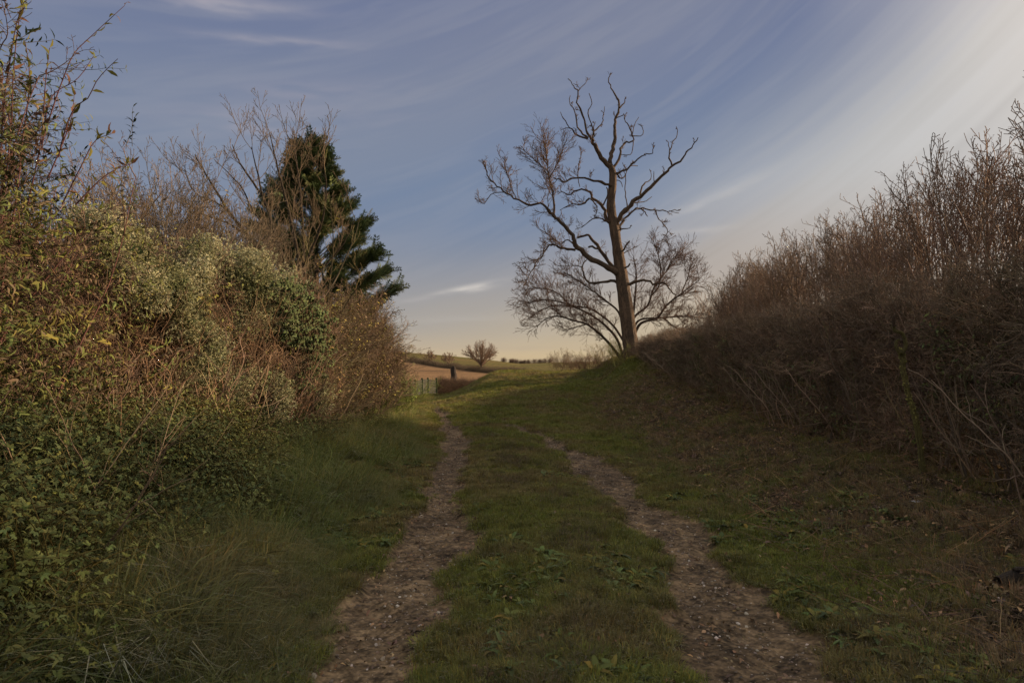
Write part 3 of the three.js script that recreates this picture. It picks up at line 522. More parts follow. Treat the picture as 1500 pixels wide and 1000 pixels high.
{
  const base = onGround(at(926, 524, TREE_D).x, TREE_D), t = thing('dead_tree', 'tall gaunt leafless tree with twisted limbs on top of the bank', 'tree', base.toArray());
  const r = rngOf(401), col = [0.19, 0.132, 0.088], rel = (p) => p.map((q) => q.clone().sub(base));
  const tr = [[928, 533], [925, 515], [922, 490], [915.5, 438], [910, 399], [905.5, 369], [900, 334], [895, 300], [897.5, 271], [897.5, 252], [894, 242]];
  const tw = table([[0, 34], [0.06, 27], [0.12, 23], [0.3, 20.5], [0.43, 17], [0.55, 15], [0.68, 13], [0.8, 11.3], [0.9, 10.4], [1, 8]]);
  const tp = rel(limbPoints(tr, TREE_D, 0, 0.3)), tb = new MB();
  tb.tube(tp, (k) => tw(k) * TREE_D / FOCAL / 2 * (1 + 0.06 * noise2(k * 40, 1)), 12, col); tb.mesh('trunk', barkMat, t);
  // [points, width at start, width at end, slant in depth, twigs per metre, twig length]
  const L = [
    [[[894, 244], [883.8, 234], [876, 221], [869.5, 210], [867.3, 203.4]], 7.5, 5, -0.5, 1, 0.5],
    [[[867, 205.6], [859.6, 194.6], [857.4, 177], [848.6, 157], [844.2, 147], [847.5, 133], [842, 129], [839, 124], [832, 115]], 3.8, 1, -0.8, 0.9, 0.4],
    [[[847.5, 133], [853, 126], [858.5, 121]], 1.5, 0.9, 0.2, 1, 0.3],
    [[[861.8, 202], [853, 194.6], [846.4, 185.8], [842, 166], [838.7, 157], [835, 152.8], [835.4, 139.6]], 3, 1, 0.6, 0.8, 0.4],
    [[[861, 203], [844.2, 196.8], [836.5, 188], [827.7, 177], [821, 163.8]], 3, 1, -1.2, 0.7, 0.35],
    [[[835.6, 188], [829, 187.5], [822, 189.8]], 1.3, 0.9, 0.3, 0, 0.3],
    [[[869, 204], [870.6, 192.4], [880.5, 182.5], [883.8, 172.6], [885.6, 156]], 3, 1, 0.9, 0.8, 0.35],
    [[[869.5, 195], [865, 177], [861.8, 163.8], [867.3, 149.5], [862.9, 136.3]], 2, 1, -0.6, 0.8, 0.3],
    [[[871, 200], [870, 186], [872, 178]], 2, 0.9, 0.5, 1, 0.3],
    [[[894.5, 245], [894.8, 229.8], [899.2, 214.4], [901.4, 196.8], [899.6, 183.6], [903.6, 170.4], [908, 157.2], [904.7, 142.9], [895.9, 128.6], [890.8, 116.5], [894.4, 107]], 7.5, 1, 1.2, 0.5, 0.35],
    [[[908, 158], [914.6, 149.5], [916.8, 141.8]], 2.6, 0.9, 0.4, 1, 0.25],
    [[[902.5, 172.6], [912.4, 169.3], [914, 166]], 2, 0.9, -0.3, 0, 0.3],
    [[[898, 246], [908, 227.6], [910.2, 214.4], [916.8, 209], [927.8, 205.6], [926, 194.6], [920, 183.6], [914.6, 173.7], [919, 165]], 4.2, 0.9, 1.6, 0.8, 0.35],
    [[[926.5, 196], [930, 181.4], [936, 171.5]], 1.6, 0.9, 0.3, 0.6, 0.25],
    [[[926.5, 199], [941, 198], [940.6, 185.8], [934.4, 181.4]], 1.6, 0.9, 0.6, 0.6, 0.25],
    [[[927.8, 206], [924.5, 225.4], [910.2, 226.5]], 1.6, 0.9, -0.5, 0.8, 0.3],
    [[[900, 254], [914.6, 249.6], [923.4, 243], [934.4, 232], [945.4, 226.5], [954.2, 225.4], [959.7, 212.2]], 3.6, 1, -1.5, 0.7, 0.35],
    [[[923.4, 243], [934.4, 243]], 1.6, 1, 0.4, 0, 0.3], [[[901, 253], [912.4, 261.7], [918, 250], [912, 238]], 2.8, 1, 0.8, 1, 0.4],
    [[[903, 264], [909, 266], [912, 274]], 1.6, 0.9, 0.3, 0, 0.2],
    [[[903, 333], [907, 320], [919, 304.6], [930, 293.6], [945.4, 282.6], [958.6, 267.2], [974, 254], [984, 245], [998, 234], [1007, 222], [1015.8, 212.2], [1022.9, 201.2]], 8.5, 1.1, -2.2, 0.25, 0.35],
    [[[985, 244], [980.6, 229.8], [981, 218], [979.5, 207.8]], 3, 1, -0.4, 0.5, 0.25], [[[981.5, 220], [986, 208], [992.7, 196.8], [991.6, 186.9]], 2, 0.9, 0.5, 0.4, 0.25],
    [[[937.7, 284.7], [943, 269.4], [952, 263.9], [954.2, 255]], 3, 1, 0.8, 0.7, 0.3], [[[958.6, 267], [958, 250.7]], 1.8, 0.9, 0.2, 0, 0.2],
    [[[919, 303], [916, 282.6], [916.8, 254]], 2, 1.2, 0.3, 0, 0.2],
    [[[906, 340], [909, 331], [914.5, 320.7], [929.4, 307], [939.8, 305], [960.5, 308], [981, 308.5], [996, 306.8]], 5, 0.9, 1.8, 0.7, 0.4],
    [[[939.8, 305.7], [945, 311], [949, 317]], 2.4, 1.2, 0.3, 1, 0.25], [[[981, 308.5], [988, 311], [995, 312]], 1, 0.8, 0.2, 0, 0.2],
    [[[961, 308.5], [965, 320.7], [974.3, 330], [978.9, 339], [972, 348], [976.5, 355], [981, 349.4]], 1.8, 0.9, 0.5, 3, 0.3],
    [[[930, 297], [945, 295], [955, 288]], 2, 0.9, 0.8, 1.5, 0.4],
    [[[906, 337], [914, 335], [921.4, 334.5], [923.7, 330]], 2.6, 1, -0.3, 1, 0.2],
    [[[908, 371], [914, 364], [922.5, 353]], 4, 1.8, -0.8, 0, 0.2], [[[911, 372], [922, 366], [935, 360]], 2, 1, 0.5, 0.8, 0.2], [[[911, 396], [916, 392], [923, 386]], 4, 2, -0.5, 0, 0.2],
    [[[916, 419], [933, 411.5], [946.7, 410], [959, 416], [974, 414], [981, 422], [990, 432]], 5.5, 1.6, -1.8, 0.8, 0.6],
    [[[899, 272], [892.6, 270.5], [879.4, 266], [864, 262.8], [842, 259.5], [828.8, 266], [820, 262.8], [811, 260]], 5.2, 1.4, -1.4, 2.2, 0.8],
    [[[846.4, 258], [847.5, 245], [853, 217.7]], 1.8, 0.9, 0.3, 1.6, 0.5], [[[846.4, 258], [849.7, 273.8]], 1.5, 1, 0.3, 1, 0.4],
    [[[893, 325], [888, 317.8], [883.8, 302.4], [867.3, 290.3], [865, 280.4], [848.6, 277.8], [831, 284.8], [821, 278.2]], 6.5, 1.2, 1.6, 1.1, 0.6],
    [[[883.8, 300], [890.4, 284.8], [888.5, 274]], 2.6, 1.8, 0.5, 0, 0.2], [[[864, 290], [850.8, 300], [835.4, 299], [820, 308]], 3, 1, 0.9, 1.8, 0.7], [[[865, 291], [875, 304.6], [870.6, 320]], 2.4, 1, -0.5, 1, 0.4],
    [[[896, 326], [888, 323], [876.8, 319.5], [865, 321.8], [852.6, 332]], 3.5, 0.9, -0.8, 1.5, 0.5],
    [[[908, 404], [903, 399], [887, 388.5], [861.8, 378], [850.3, 364.4], [841, 358.6], [841, 348.3], [832, 336.8], [815.9, 320.7], [811, 314], [804, 309], [793, 299], [773.6, 299], [756, 291.4], [740.6, 281.5], [727.4, 271.6], [714, 256], [709.8, 240.8]], 9.5, 1.2, -2.4, 2.4, 0.95],
    [[[811, 316], [810, 282.6], [805.5, 262.8], [802, 240.8], [800, 223], [795.6, 205.6]], 3.6, 1, 0.8, 6.5, 1.05], [[[804, 258], [790, 240], [776, 228], [762, 213]], 2, 0.9, 0.9, 4, 0.8], [[[805, 262], [816, 240], [822, 225], [826, 212]], 1.9, 0.9, -0.9, 4, 0.8],
    [[[740.6, 281.5], [718.6, 284.8], [709.8, 298], [703, 294.7]], 1.6, 0.8, 0.8, 3, 0.6], [[[756, 291.4], [748, 270], [742, 250], [737, 236]], 1.5, 0.8, 0.8, 3.2, 0.7],
    [[[843, 366], [820.5, 362], [806.7, 358.6], [797.5, 369], [786, 385], [770, 415]], 4.2, 1, -1.4, 4.5, 0.9], [[[841, 357.5], [832, 351.7], [820.5, 356.3], [806, 345], [790, 336]], 2.6, 0.9, 1, 3, 0.8],
    [[[906, 400], [902, 394], [887, 378], [868.7, 350.6], [861.8, 343.7], [845.7, 348.3]], 7.5, 3, 0.8, 1.1, 0.7], [[[890, 380], [880, 368], [868.7, 361], [862, 362]], 4.5, 2.6, -0.5, 0.6, 0.5],
    [[[908, 415], [903, 412.6], [887, 411.5], [865, 415], [857, 405], [853, 392], [859.5, 380.5]], 5.6, 1.6, 1, 1.2, 0.7], [[[853, 391], [839, 388.5], [818, 389.7]], 1.8, 0.9, 0.7, 2.2, 0.7],
  ];
  const o = { seg: [0.18, 0.18, 0.2], wig: [0.2, 0.24, 0.24], up: [0.09, 0.1, 0.08], n: [5, 3], ang: [0.6, 0.65], ratio: [0.62, 0.6], tip: 0.0085, taper: 0.6, col: (q) => vary(q, [0.17, 0.115, 0.08], 0.2) };
  const tm = new MB();
  for (const [pts, w0, w1, slant, per, len] of L) {
    const wp = rel(limbPoints(pts, TREE_D, slant, 0.22)), [a, b] = thick(w0, w1, TREE_D);
    for (const p of wp.slice(1, -1)) p.addScaledVector(randDir(r), Math.min(0.055, a * 0.7));
    const lm = new MB(); lm.tube(wp, (k) => lerp(a, b, Math.pow(k, 0.8)) * (1 + 0.2 * noise2(k * 31, w0)), a > 0.06 ? 8 : 5, col); lm.mesh('limb', barkMat, t);
    if (per) twigsAlong(tm, r, wp, w0 > 5 ? 0.4 : 0.15, per * 1.9, len, Math.min(b, 0.02), o);
  }
  tm.mesh('twig_mass', matte, t, 'stuff');
}
{ // the low arching tree behind the dead one
  const D = 42.5, base = onGround(at(918, 524, D).x, D), t = thing('arching_tree', 'low bare tree with stems arching out from the foot of the dead tree', 'tree', base.toArray()), r = rngOf(402), rel = (p) => p.map((q) => q.clone().sub(base)), tm = new MB();
  const S = [
    [[[914, 536], [909, 525], [896, 507], [878, 488.5], [859.5, 474.7], [839, 469], [818, 463], [802, 465.5], [786, 479]], 5, 1.0, -1.5, 5], [[[916, 536], [912.4, 520.7], [903, 495], [887, 477], [868.7, 463], [843.4, 450.6], [820.5, 447], [797.5, 451.7], [772, 467.8]], 5, 1.0, 0.8, 5.5],
    [[[914, 500], [898.6, 477], [882.5, 463], [864, 451.7], [836.6, 447], [815.9, 428.7], [790.6, 421.8], [769, 424]], 3.6, 1, 2, 6], [[[914, 480], [905.5, 456], [887, 440], [866, 424], [845, 410], [825, 398]], 3.4, 1, -0.8, 6],
    [[[836.6, 447], [810, 440], [790, 440], [768, 445]], 2.4, 1, 1, 6], [[[859.5, 474.7], [840, 480], [825, 484]], 2, 1, -0.8, 4],
    [[[918, 530], [924, 480], [930.6, 463], [949, 447], [958, 422], [976.6, 396.6], [990, 376]], 5, 1, 1, 5.5], [[[920, 530], [937.5, 474.7], [962.8, 465.5], [976.6, 447], [999.5, 428.7], [1025, 410]], 5, 1, -1.2, 6],
    [[[926, 495], [935, 470], [972, 465.5], [1004, 463], [1030, 465.5]], 4, 1, 1.4, 6], [[[955, 432], [965, 419.5], [967.4, 387.4], [957, 352]], 3, 1, 0.6, 6], [[[922, 500], [930, 440], [932, 400], [928, 375]], 4, 1, 1.5, 4], [[[976.6, 396.6], [985, 380], [1000, 366]], 2, 1, 0.4, 5], [[[999, 428], [1008, 405], [1012, 385]], 2, 1, 0.8, 6], [[[972, 465], [990, 480], [1010, 486]], 2.4, 1, 0.8, 6],
  ];
  const o = { seg: [0.18, 0.18, 0.2], wig: [0.18, 0.22, 0.22], up: [0.05, 0.06, 0.05], n: [5, 3], ang: [0.55, 0.6], ratio: [0.6, 0.6], tip: 0.008, taper: 0.6, col: (q) => vary(q, [0.16, 0.10, 0.07], 0.2) };
  for (const [pts, w0, w1, slant, per] of S) {
    const wp = rel(limbPoints(pts, D, slant, 0.22)), [a, b] = thick(w0, w1, D);
    const lm = new MB(); lm.tube(wp, [a, b], 6, [0.14, 0.095, 0.068]); lm.mesh('stem', barkMat, t);
    const out = V(pts[pts.length - 1][0] < 900 ? -0.6 : 0.6, 0.5, 0);
    twigsAlong(tm, r, wp, 0.3, per * 2.0, 1.1, 0.016, o, out);
  }
  tm.mesh('twig_mass', matte, t, 'stuff');
}

// ---------------------------------------------------------------- the trimmed hedge and the tall hedge along the right-hand bank
const hedgeTop = (d) => 2.5 + 0.031 * d + 0.16 * noise2(d * 0.7, 8) + 0.07 * noise2(d * 2.3, 3);
{
  const r = rngOf(501), d0 = 3.5, d1 = 38.5, base = onGround(bankTop(20) + 0.6, 20), t = thing('clipped_hedge', 'long clipped leafless thorn hedge on the bank, brown and twiggy', 'hedge', base.toArray());
  const tw = [], tg = [], stem = [], leaf = [], ivy = [], rel = (v) => v.sub(base);
  const front = (d, y) => bankTop(d) + 0.12 + 0.22 * noise2(d * 0.8, y * 0.9) + 0.1 * noise2(d * 2.5, y * 2.5 + 3) - 0.12 * Math.sin(clamp(y / 2.6, 0, 1) * 3.14);
  const tone = (q) => vary(q, mix3([0.205, 0.148, 0.102], [0.165, 0.128, 0.09], q()), 0.22), blocks = [];
  for (let d = d0; d < d1; d += 0.62) {
    const y0 = height(bankTop(d) + 0.3, d), h = hedgeTop(d) - y0;
    blocks.push({ p: rel(V(bankTop(d) + 0.72 + (r() - 0.5) * 0.24, y0, -d)), dir: V((r() - 0.5) * 0.06, 1, (r() - 0.5) * 0.06).normalize(), s: 0.95 + r() * 0.15, sy: h / 2.55, c: tone(r), spin: (r() - 0.5) * 0.5 + (r() < 0.5 ? 0 : Math.PI) });
  }
  for (let k = 0; k < 2300; k++) {
    const d = d0 + Math.pow(r(), 1.35) * (d1 - d0), top = hedgeTop(d), y0 = height(bankTop(d), d), v = r(), y = y0 + v * (top - y0), onTop = r() < 0.3;
    const x = onTop ? bankTop(d) + r() * 1.4 : front(d, y - y0) + 0.1 + r() * 0.2;
    tw.push({ p: rel(V(x, onTop ? top - 0.3 : Math.min(y, top - 0.3), -d)), dir: V(onTop ? (r() - 0.5) * 1.2 : -0.9 + r() * 0.8, onTop ? 1 : 0.2 + r() * 0.9, (r() - 0.5) * 1.6).normalize(), s: 0.5 + r() * 0.3, c: tone(r) });
  }
  for (let k = 0; k < 130; k++) {
    const d = d0 + Math.pow(r(), 1.3) * (d1 - d0), x = bankTop(d) + Math.pow(r(), 1.5) * 0.4;
    stem.push({ p: rel(onGround(x, d, -0.1)), dir: V((r() - 0.6) * 0.45, 1, (r() - 0.5) * 0.55).normalize(), s: 0.7 + r() * 0.4, sy: 0.9 + r() * 0.6, c: vary(r, pick(r, [[0.16, 0.12, 0.085], [0.12, 0.095, 0.07], [0.2, 0.155, 0.11], [0.14, 0.135, 0.065]]), 0.3) });
  }
  for (let k = 0; k < 44; k++) {
    const d = 4.6 + Math.pow(r(), 1.3) * 22, M = new MB(), rad = 0.012 + 0.02 * r() * r(), p = rel(onGround(bankTop(d) + 0.02 + r() * 0.35, d, -0.08));
    grow(M, r, p, V((r() - 0.6) * 0.3, 1, (r() - 0.5) * 0.5), 1.1 + r() * 1.1, rad, 0, { seg: [0.12, 0.1], wig: [0.13, 0.25], up: [0.03, 0.02], n: [3], ang: [0.6], ratio: [0.4], tip: 0.004, taper: 0.5, col: vary(r, pick(r, [[0.17, 0.13, 0.09], [0.12, 0.095, 0.07], [0.19, 0.18, 0.08], [0.22, 0.17, 0.12]]), 0.2) }); M.mesh('stem', matte, t);
  }
  for (let k = 0; k < 5200; k++) {
    const d = d0 + Math.pow(r(), 1.2) * (d1 - d0), y0 = height(bankTop(d), d), v = r() * 0.85, y = y0 + v * (hedgeTop(d) - y0), n = fbm(d * 0.5, y * 0.9, 3) + 0.2 * Math.exp(-(((d - 15) / 6) ** 2));
    if (n < -0.02 + 0.25 * v) continue;
    leaf.push({ p: rel(V(front(d, y - y0) - 0.02 + r() * 0.3, y, -d)), dir: V(-0.8, 0.6, (r() - 0.5) * 1.5).normalize(), s: 0.8 + r() * 0.5, c: vary(r, pick(r, [[0.085, 0.1, 0.03], [0.1, 0.11, 0.032], [0.15, 0.105, 0.045], [0.065, 0.075, 0.026]]), 0.3) });
  }
  for (let k = 0; k < 1100; k++) { const d = d0 + Math.pow(r(), 1.3) * (d1 - d0), y0 = height(bankTop(d), d), y = y0 + 0.15 + r() * (hedgeTop(d) - y0 - 0.4); tg.push({ p: rel(V(front(d, y - y0) + 0.15 + r() * 0.15, y, -d)), dir: randDir(r), s: 0.42 + r() * 0.25, c: vary(r, pick(r, [[0.22, 0.165, 0.115], [0.13, 0.10, 0.075], [0.17, 0.15, 0.085]]), 0.3) }); }
  scatter('thicket', hedgeBlocks, matte, blocks, t, r); scatter('twig', twigs, matte, tw, t, r); scatter('tangle', tangles, matte, tg, t, r); scatter('stem', bareStem, matte, stem, t, r); scatter('leaf_sprig', smallSprigs, leafMat, leaf, t, r);
}
{
  const r = rngOf(502), d0 = 4, d1 = 25.2, base = onGround(bankTop(12) + 1.9, 12), t = thing('tall_hedge', 'row of tall bare reddish shoots standing above the clipped hedge', 'hedge', base.toArray());
  const sh = [], tips = [], rel = (v) => v.sub(base);
  const blocks = [], tone = (q) => vary(q, [0.185, 0.13, 0.094], 0.18), topAt = (d) => 4.45 + 0.016 * d + 0.2 * noise2(d * 0.9, 1) + 0.12 * noise2(d * 3, 6) - 0.8 * ease(22.5, 25.2, d);
  for (let d = d0; d < d1; d += 0.68) blocks.push({ p: rel(V(bankTop(d) + 1.5 + (r() - 0.5) * 0.5, topAt(d) - 2.4, -d)), dir: V((r() - 0.5) * 0.1, 1, (r() - 0.5) * 0.1).normalize(), s: 0.95 + r() * 0.1, sy: 1.22, c: tone(r) });
  for (let k = 0; k < 170; k++) { const d = d0 + r() * (d1 - d0), s = 0.7 + r() * 0.4; sh.push({ p: rel(V(bankTop(d) + 0.9 + r() * 1.3, topAt(d) - 1.55 * s + r() * 0.3 - 0.15, -d)), dir: V((r() - 0.5) * 0.5, 1, (r() - 0.5) * 0.5).normalize(), s: s * 0.9, sy: s, c: tone(r) }); }
  for (let k = 0; k < 260; k++) { const d = d0 + r() * (d1 - d0); tips.push({ p: rel(V(bankTop(d) + 0.9 + r() * 1.3, topAt(d) - r() * 0.9, -d)), dir: V(r() - 0.5, 1, r() - 0.5).normalize(), s: 0.3 + r() * 0.3, c: vary(r, [0.15, 0.10, 0.06], 0.3) }); }
  for (let k = 0; k < 110; k++) { const d = d0 + r() * (d1 - d0), x = bankTop(d) + 0.9 + r() * 1.2; sh.push({ p: rel(V(x, height(x, d) - 0.05, -d)), dir: V((r() - 0.5) * 0.3, 1, (r() - 0.5) * 0.3).normalize(), s: 1.3, sy: 1.9, c: tone(r) }); }
  scatter('thicket', shootBlocks, matte, blocks, t, r);
  scatter('shoot', shoots, matte, sh, t, r); scatter('leaf_sprig', smallSprigs, leafMat, tips, t, r);
}
{ // mossy broken stem leaning out of the hedge
  const D = 7.85, g = onGround(at(1350, 680, D).x, D), t = thing('mossy_stump', 'leaning broken stem coated in yellow-green moss in front of the hedge', 'stump', g.toArray()), r = rngOf(9), rel = (p) => p.map((q) => q.clone().sub(g));
  const moss = [0.3, 0.275, 0.085], bark = [0.075, 0.055, 0.035], M = new MB();
  const main = rel(limbPoints([[1352, 690], [1347, 640], [1338, 600], [1329, 570], [1324, 545], [1322, 520], [1318, 513]], D, 0.05, 0.04));
  for (const p of main.slice(1)) p.addScaledVector(randDir(r), 0.006);
  M.tube(main, (k) => lerp(0.036, 0.028, k) * (1 + 0.18 * noise2(k * 18, 2)), 10, moss); M.mesh('stem', barkMat, t);
  const A = new MB(); A.tube(rel(limbPoints([[1319, 517], [1313, 508], [1314, 499], [1318, 497]], D, 0.02, 0.02)), [0.022, 0.014], 8, moss); A.tube(rel(limbPoints([[1321, 518], [1327, 508], [1326, 497], [1322, 488], [1311, 484], [1310, 474]], D, 0.02, 0.02)), [0.024, 0.019], 8, moss); A.mesh('fork', barkMat, t);
  const B = new MB(); B.tube(rel(limbPoints([[1310.5, 478], [1310, 466], [1313, 461]], D, 0, 0.02)), [0.02, 0.015], 7, [0.14, 0.085, 0.045]); B.mesh('broken_end', barkMat, t);
  const k = []; for (let i = 0; i < 420; i++) { const p = pick(r, main).clone().addScaledVector(randDir(r), 0.031); k.push({ p, dir: randDir(r), s: 0.005 + r() * 0.009, c: vary(r, [0.26, 0.24, 0.07], 0.3) }); }
  scatter('moss', stones, matte, k, t, r);
}
{ // grey-brown log lying on the right verge
  const D = 4.75, g = onGround(at(1480, 890, D).x, D), t = thing('fallen_log', 'short dark weathered log lying in the grass of the verge', 'log', g.toArray()), r = rngOf(10), M = new MB(), pts = [];
  for (let k = 0; k <= 12; k++) { const x = -0.16 + k * 0.05; pts.push(V(x, 0.05 + 0.05 * (k / 12) + noise2(k * 0.5, 3) * 0.012, 0.06 - x * 0.35)); }
  M.tube(pts, (k) => 0.042 * (1 + 0.25 * noise2(k * 9, 4)) * (k < 0.1 ? 0.75 : 1), 10, [0.12, 0.095, 0.075]); M.mesh('log_body', barkMat, t);
  const s = new MB(); s.tube([V(0.05, 0.07, 0.04), V(0.0, 0.12, 0.09), V(-0.06, 0.13, 0.13)], [0.016, 0.01], 6, [0.12, 0.095, 0.075]); s.mesh('branch_stub', barkMat, t);
}
{ // pale scrap of litter
  const D = 6.9, g = onGround(at(1342, 744, D).x, D, 0.02), M = new MB(), r = rngOf(4), n = 6, P = [];
  for (let i = 0; i <= n; i++) for (let j = 0; j <= n; j++) P.push(V((i / n - 0.5) * 0.1 + (r() - 0.5) * 0.012, 0.02 + r() * 0.022, (j / n - 0.5) * 0.075 + (r() - 0.5) * 0.012));
  for (let i = 0; i < n; i++) for (let j = 0; j < n; j++) { const a = P[i * (n + 1) + j], b = P[i * (n + 1) + j + 1], c = P[(i + 1) * (n + 1) + j], e = P[(i + 1) * (n + 1) + j + 1]; for (const [q, w, u] of [[a, b, c], [b, e, c]]) M.tri(q, w, u, w.clone().sub(q).cross(u.clone().sub(q)).normalize(), [0.42, 0.43, 0.45]); }
  const m = M.mesh('litter_scrap', new THREE.MeshStandardMaterial({ vertexColors: true, roughness: 0.5, side: THREE.DoubleSide }), scene); m.position.copy(g); m.userData = { label: 'small crumpled pale scrap of litter on the verge below the hedge', category: 'litter' };
}

// ---------------------------------------------------------------- left side: hedge of thorn and brambles, climber, shrubs and trees
function fill(r, n, inside) { const out = []; for (let k = 0; k < n; k++) { const e = inside(r); if (e) out.push(e); } return out; }
const ltop = table([[4, 3.0], [7, 3.15], [9, 3.3], [11, 3.25], [13, 3.0], [15, 3.0], [18, 3.3], [21, 3.5], [23.5, 3.0], [25, 2.2]]);
{
  const r = rngOf(601), base = onGround(-4.8, 10), t = thing('thorn_hedge', 'overgrown tangle of brown thorn hedge under the pale climber', 'hedge', base.toArray()), rel = (v) => v.sub(base), tw = [], tg = [], st = [], lf = [];
  const blocks = [], tone = (q) => vary(q, pick(q, [[0.19, 0.125, 0.085], [0.15, 0.105, 0.076], [0.22, 0.155, 0.098]]), 0.22);
  for (let d = 3.4; d < 14.2; d += 0.62) for (let row = 0; row < 2; row++) {
    const x = hedgeLineL(d) - 0.62 - row * 1.0 + (r() - 0.5) * 0.25, y0 = height(x, d), h = ltop(d) + 0.12 * noise2(d * 1.4, 2) - y0 + row * 0.12;
    blocks.push({ p: rel(V(x, y0, -d)), dir: V((r() - 0.5) * 0.1, 1, (r() - 0.5) * 0.1).normalize(), s: 0.95 + r() * 0.15, sy: h / 2.6, c: tone(r), spin: (r() - 0.5) * 0.6 + (r() < 0.5 ? 0 : Math.PI) });
  }
  for (let k = 0; k < 950; k++) { const d = 3.6 + r() * 10.6, y = 0.4 + r() * 2.7, x = hedgeLineL(d) - 0.05 - r() * 0.3; (r() < 0.7 ? tw : tg).push({ p: rel(V(x, y, -d)), dir: V(0.8 - r() * 0.8, 0.1 + r(), (r() - 0.5) * 1.8).normalize(), s: 0.5 + r() * 0.35, c: tone(r) }); }
  for (let k = 0; k < 260; k++) { const d = 4 + r() * 10, x = hedgeLineL(d) + 0.15 - Math.pow(r(), 1.4) * 1.4; st.push({ p: rel(onGround(x, d, -0.1)), dir: V((r() - 0.3) * 0.7, 1, (r() - 0.5) * 0.9).normalize(), s: 0.8 + r() * 1.0, sy: 0.9 + r() * 0.6, c: vary(r, pick(r, [[0.22, 0.15, 0.095], [0.16, 0.11, 0.08], [0.27, 0.2, 0.13]]), 0.3) }); }
  for (let k = 0; k < 1500; k++) { const d = 3.8 + r() * 10.2, y = 0.6 + r() * 2.2, x = hedgeLineL(d) + 0.1 - r() * 0.6; if (fbm(d * 0.7, y * 1.1 + 9, 3) < 0.02) continue; lf.push({ p: rel(V(x, y, -d)), dir: V(0.8, 0.5, (r() - 0.5) * 1.4).normalize(), s: 0.9 + r() * 0.6, c: vary(r, pick(r, [[0.13, 0.135, 0.03], [0.18, 0.15, 0.03], [0.09, 0.105, 0.026]]), 0.3) }); }
  scatter('thicket', hedgeBlocks, matte, blocks, t, r); scatter('twig', twigs, matte, tw, t, r); scatter('tangle', tangles, matte, tg, t, r); scatter('stem', bareStem, matte, st, t, r); scatter('leaf_sprig', smallSprigs, leafMat, lf, t, r);
}
{ // old man's beard draped over the hedge
  const r = rngOf(602), base = onGround(-4.2, 10.4), t = thing('climber', 'pale fluffy seed heads of a climber draped over the thorn hedge', 'climber', base.toArray()), rel = (v) => v.sub(base);
  const fl = [], iv = [], st = [];
  for (let k = 0; k < 4600; k++) {
    const d = 7.9 + r() * 5.1, y = 0.9 + r() * 2.6, top = ltop(d) + 0.14 + 0.2 * noise2(d * 1.4, 2); if (y > top) continue;
    const s = fbm(d * 0.75 + 4, y * 1.0, 3) + 0.26 * ease(1.5, 2.7, y) - 0.1 + 0.22 * Math.exp(-(((d - 10.2) / 1.1) ** 2) - (((y - 1.35) / 0.3) ** 2)) - 0.35 * Math.exp(-(((d - 9.4) / 1.3) ** 2) - (((y - 1.9) / 0.4) ** 2));
    if (s + (r() - 0.5) * 0.16 + noise2(d * 2.6, y * 2.9) * 0.42 + noise2(d * 6, y * 6) * 0.14 < 0.13) continue;
    const x = hedgeLineL(d) + 0.2 + 0.38 * noise2(d * 1.3, y * 1.6) - (y > top - 0.4 ? (y - top + 0.4) * 1.6 * r() : 0) - 0.12 * r();
    fl.push({ p: rel(V(x, y, -d)), dir: randDir(r), s: 0.6 + r() * 0.55, c: vary(r, mix3([0.19, 0.195, 0.09], [0.40, 0.39, 0.24], clamp(0.5 + noise2(d * 3, y * 3 + 7) * 0.6, 0, 1)), 0.2) });
    if (r() < 0.22) iv.push({ p: rel(V(x - 0.1, y, -d)), dir: V(1, 0.2, r() - 0.5).normalize(), s: 0.8, c: vary(r, [0.06, 0.075, 0.022], 0.3) });
  }
  for (let k = 0; k < 620; k++) { const d = 10.2 + r() * 3.0, y = 1.0 + r() * 2.2; if (Math.hypot((d - 11.9) / 1.2, (y - 2.35) / 0.85) + fbm(d * 1.6, y * 1.6 + 3, 3) * 1.3 > 0.8) continue; iv.push({ p: rel(V(hedgeLineL(d) + 0.25, y, -d)), dir: V(1, -0.1, r() - 0.5).normalize(), s: 0.9 + r() * 0.4, c: vary(r, [0.06, 0.085, 0.028], 0.3) }); }
  for (let k = 0; k < 260; k++) { const d = 7 + r() * 6; st.push({ p: rel(V(hedgeLineL(d) + 0.25, 0.6 + r() * 1.6, -d)), dir: V((r() - 0.3) * 0.6, 0.7, r() * 2 - 1).normalize(), s: 0.5 + r() * 0.4, sy: 0.8, c: vary(r, [0.15, 0.10, 0.06], 0.3) }); }
  scatter('seed_heads', fluffs, matte, fl, t, r); scatter('leaf_sprig', ivySprigs, leafMat, iv, t, r); scatter('stem', bareStem, matte, st, t, r);
}
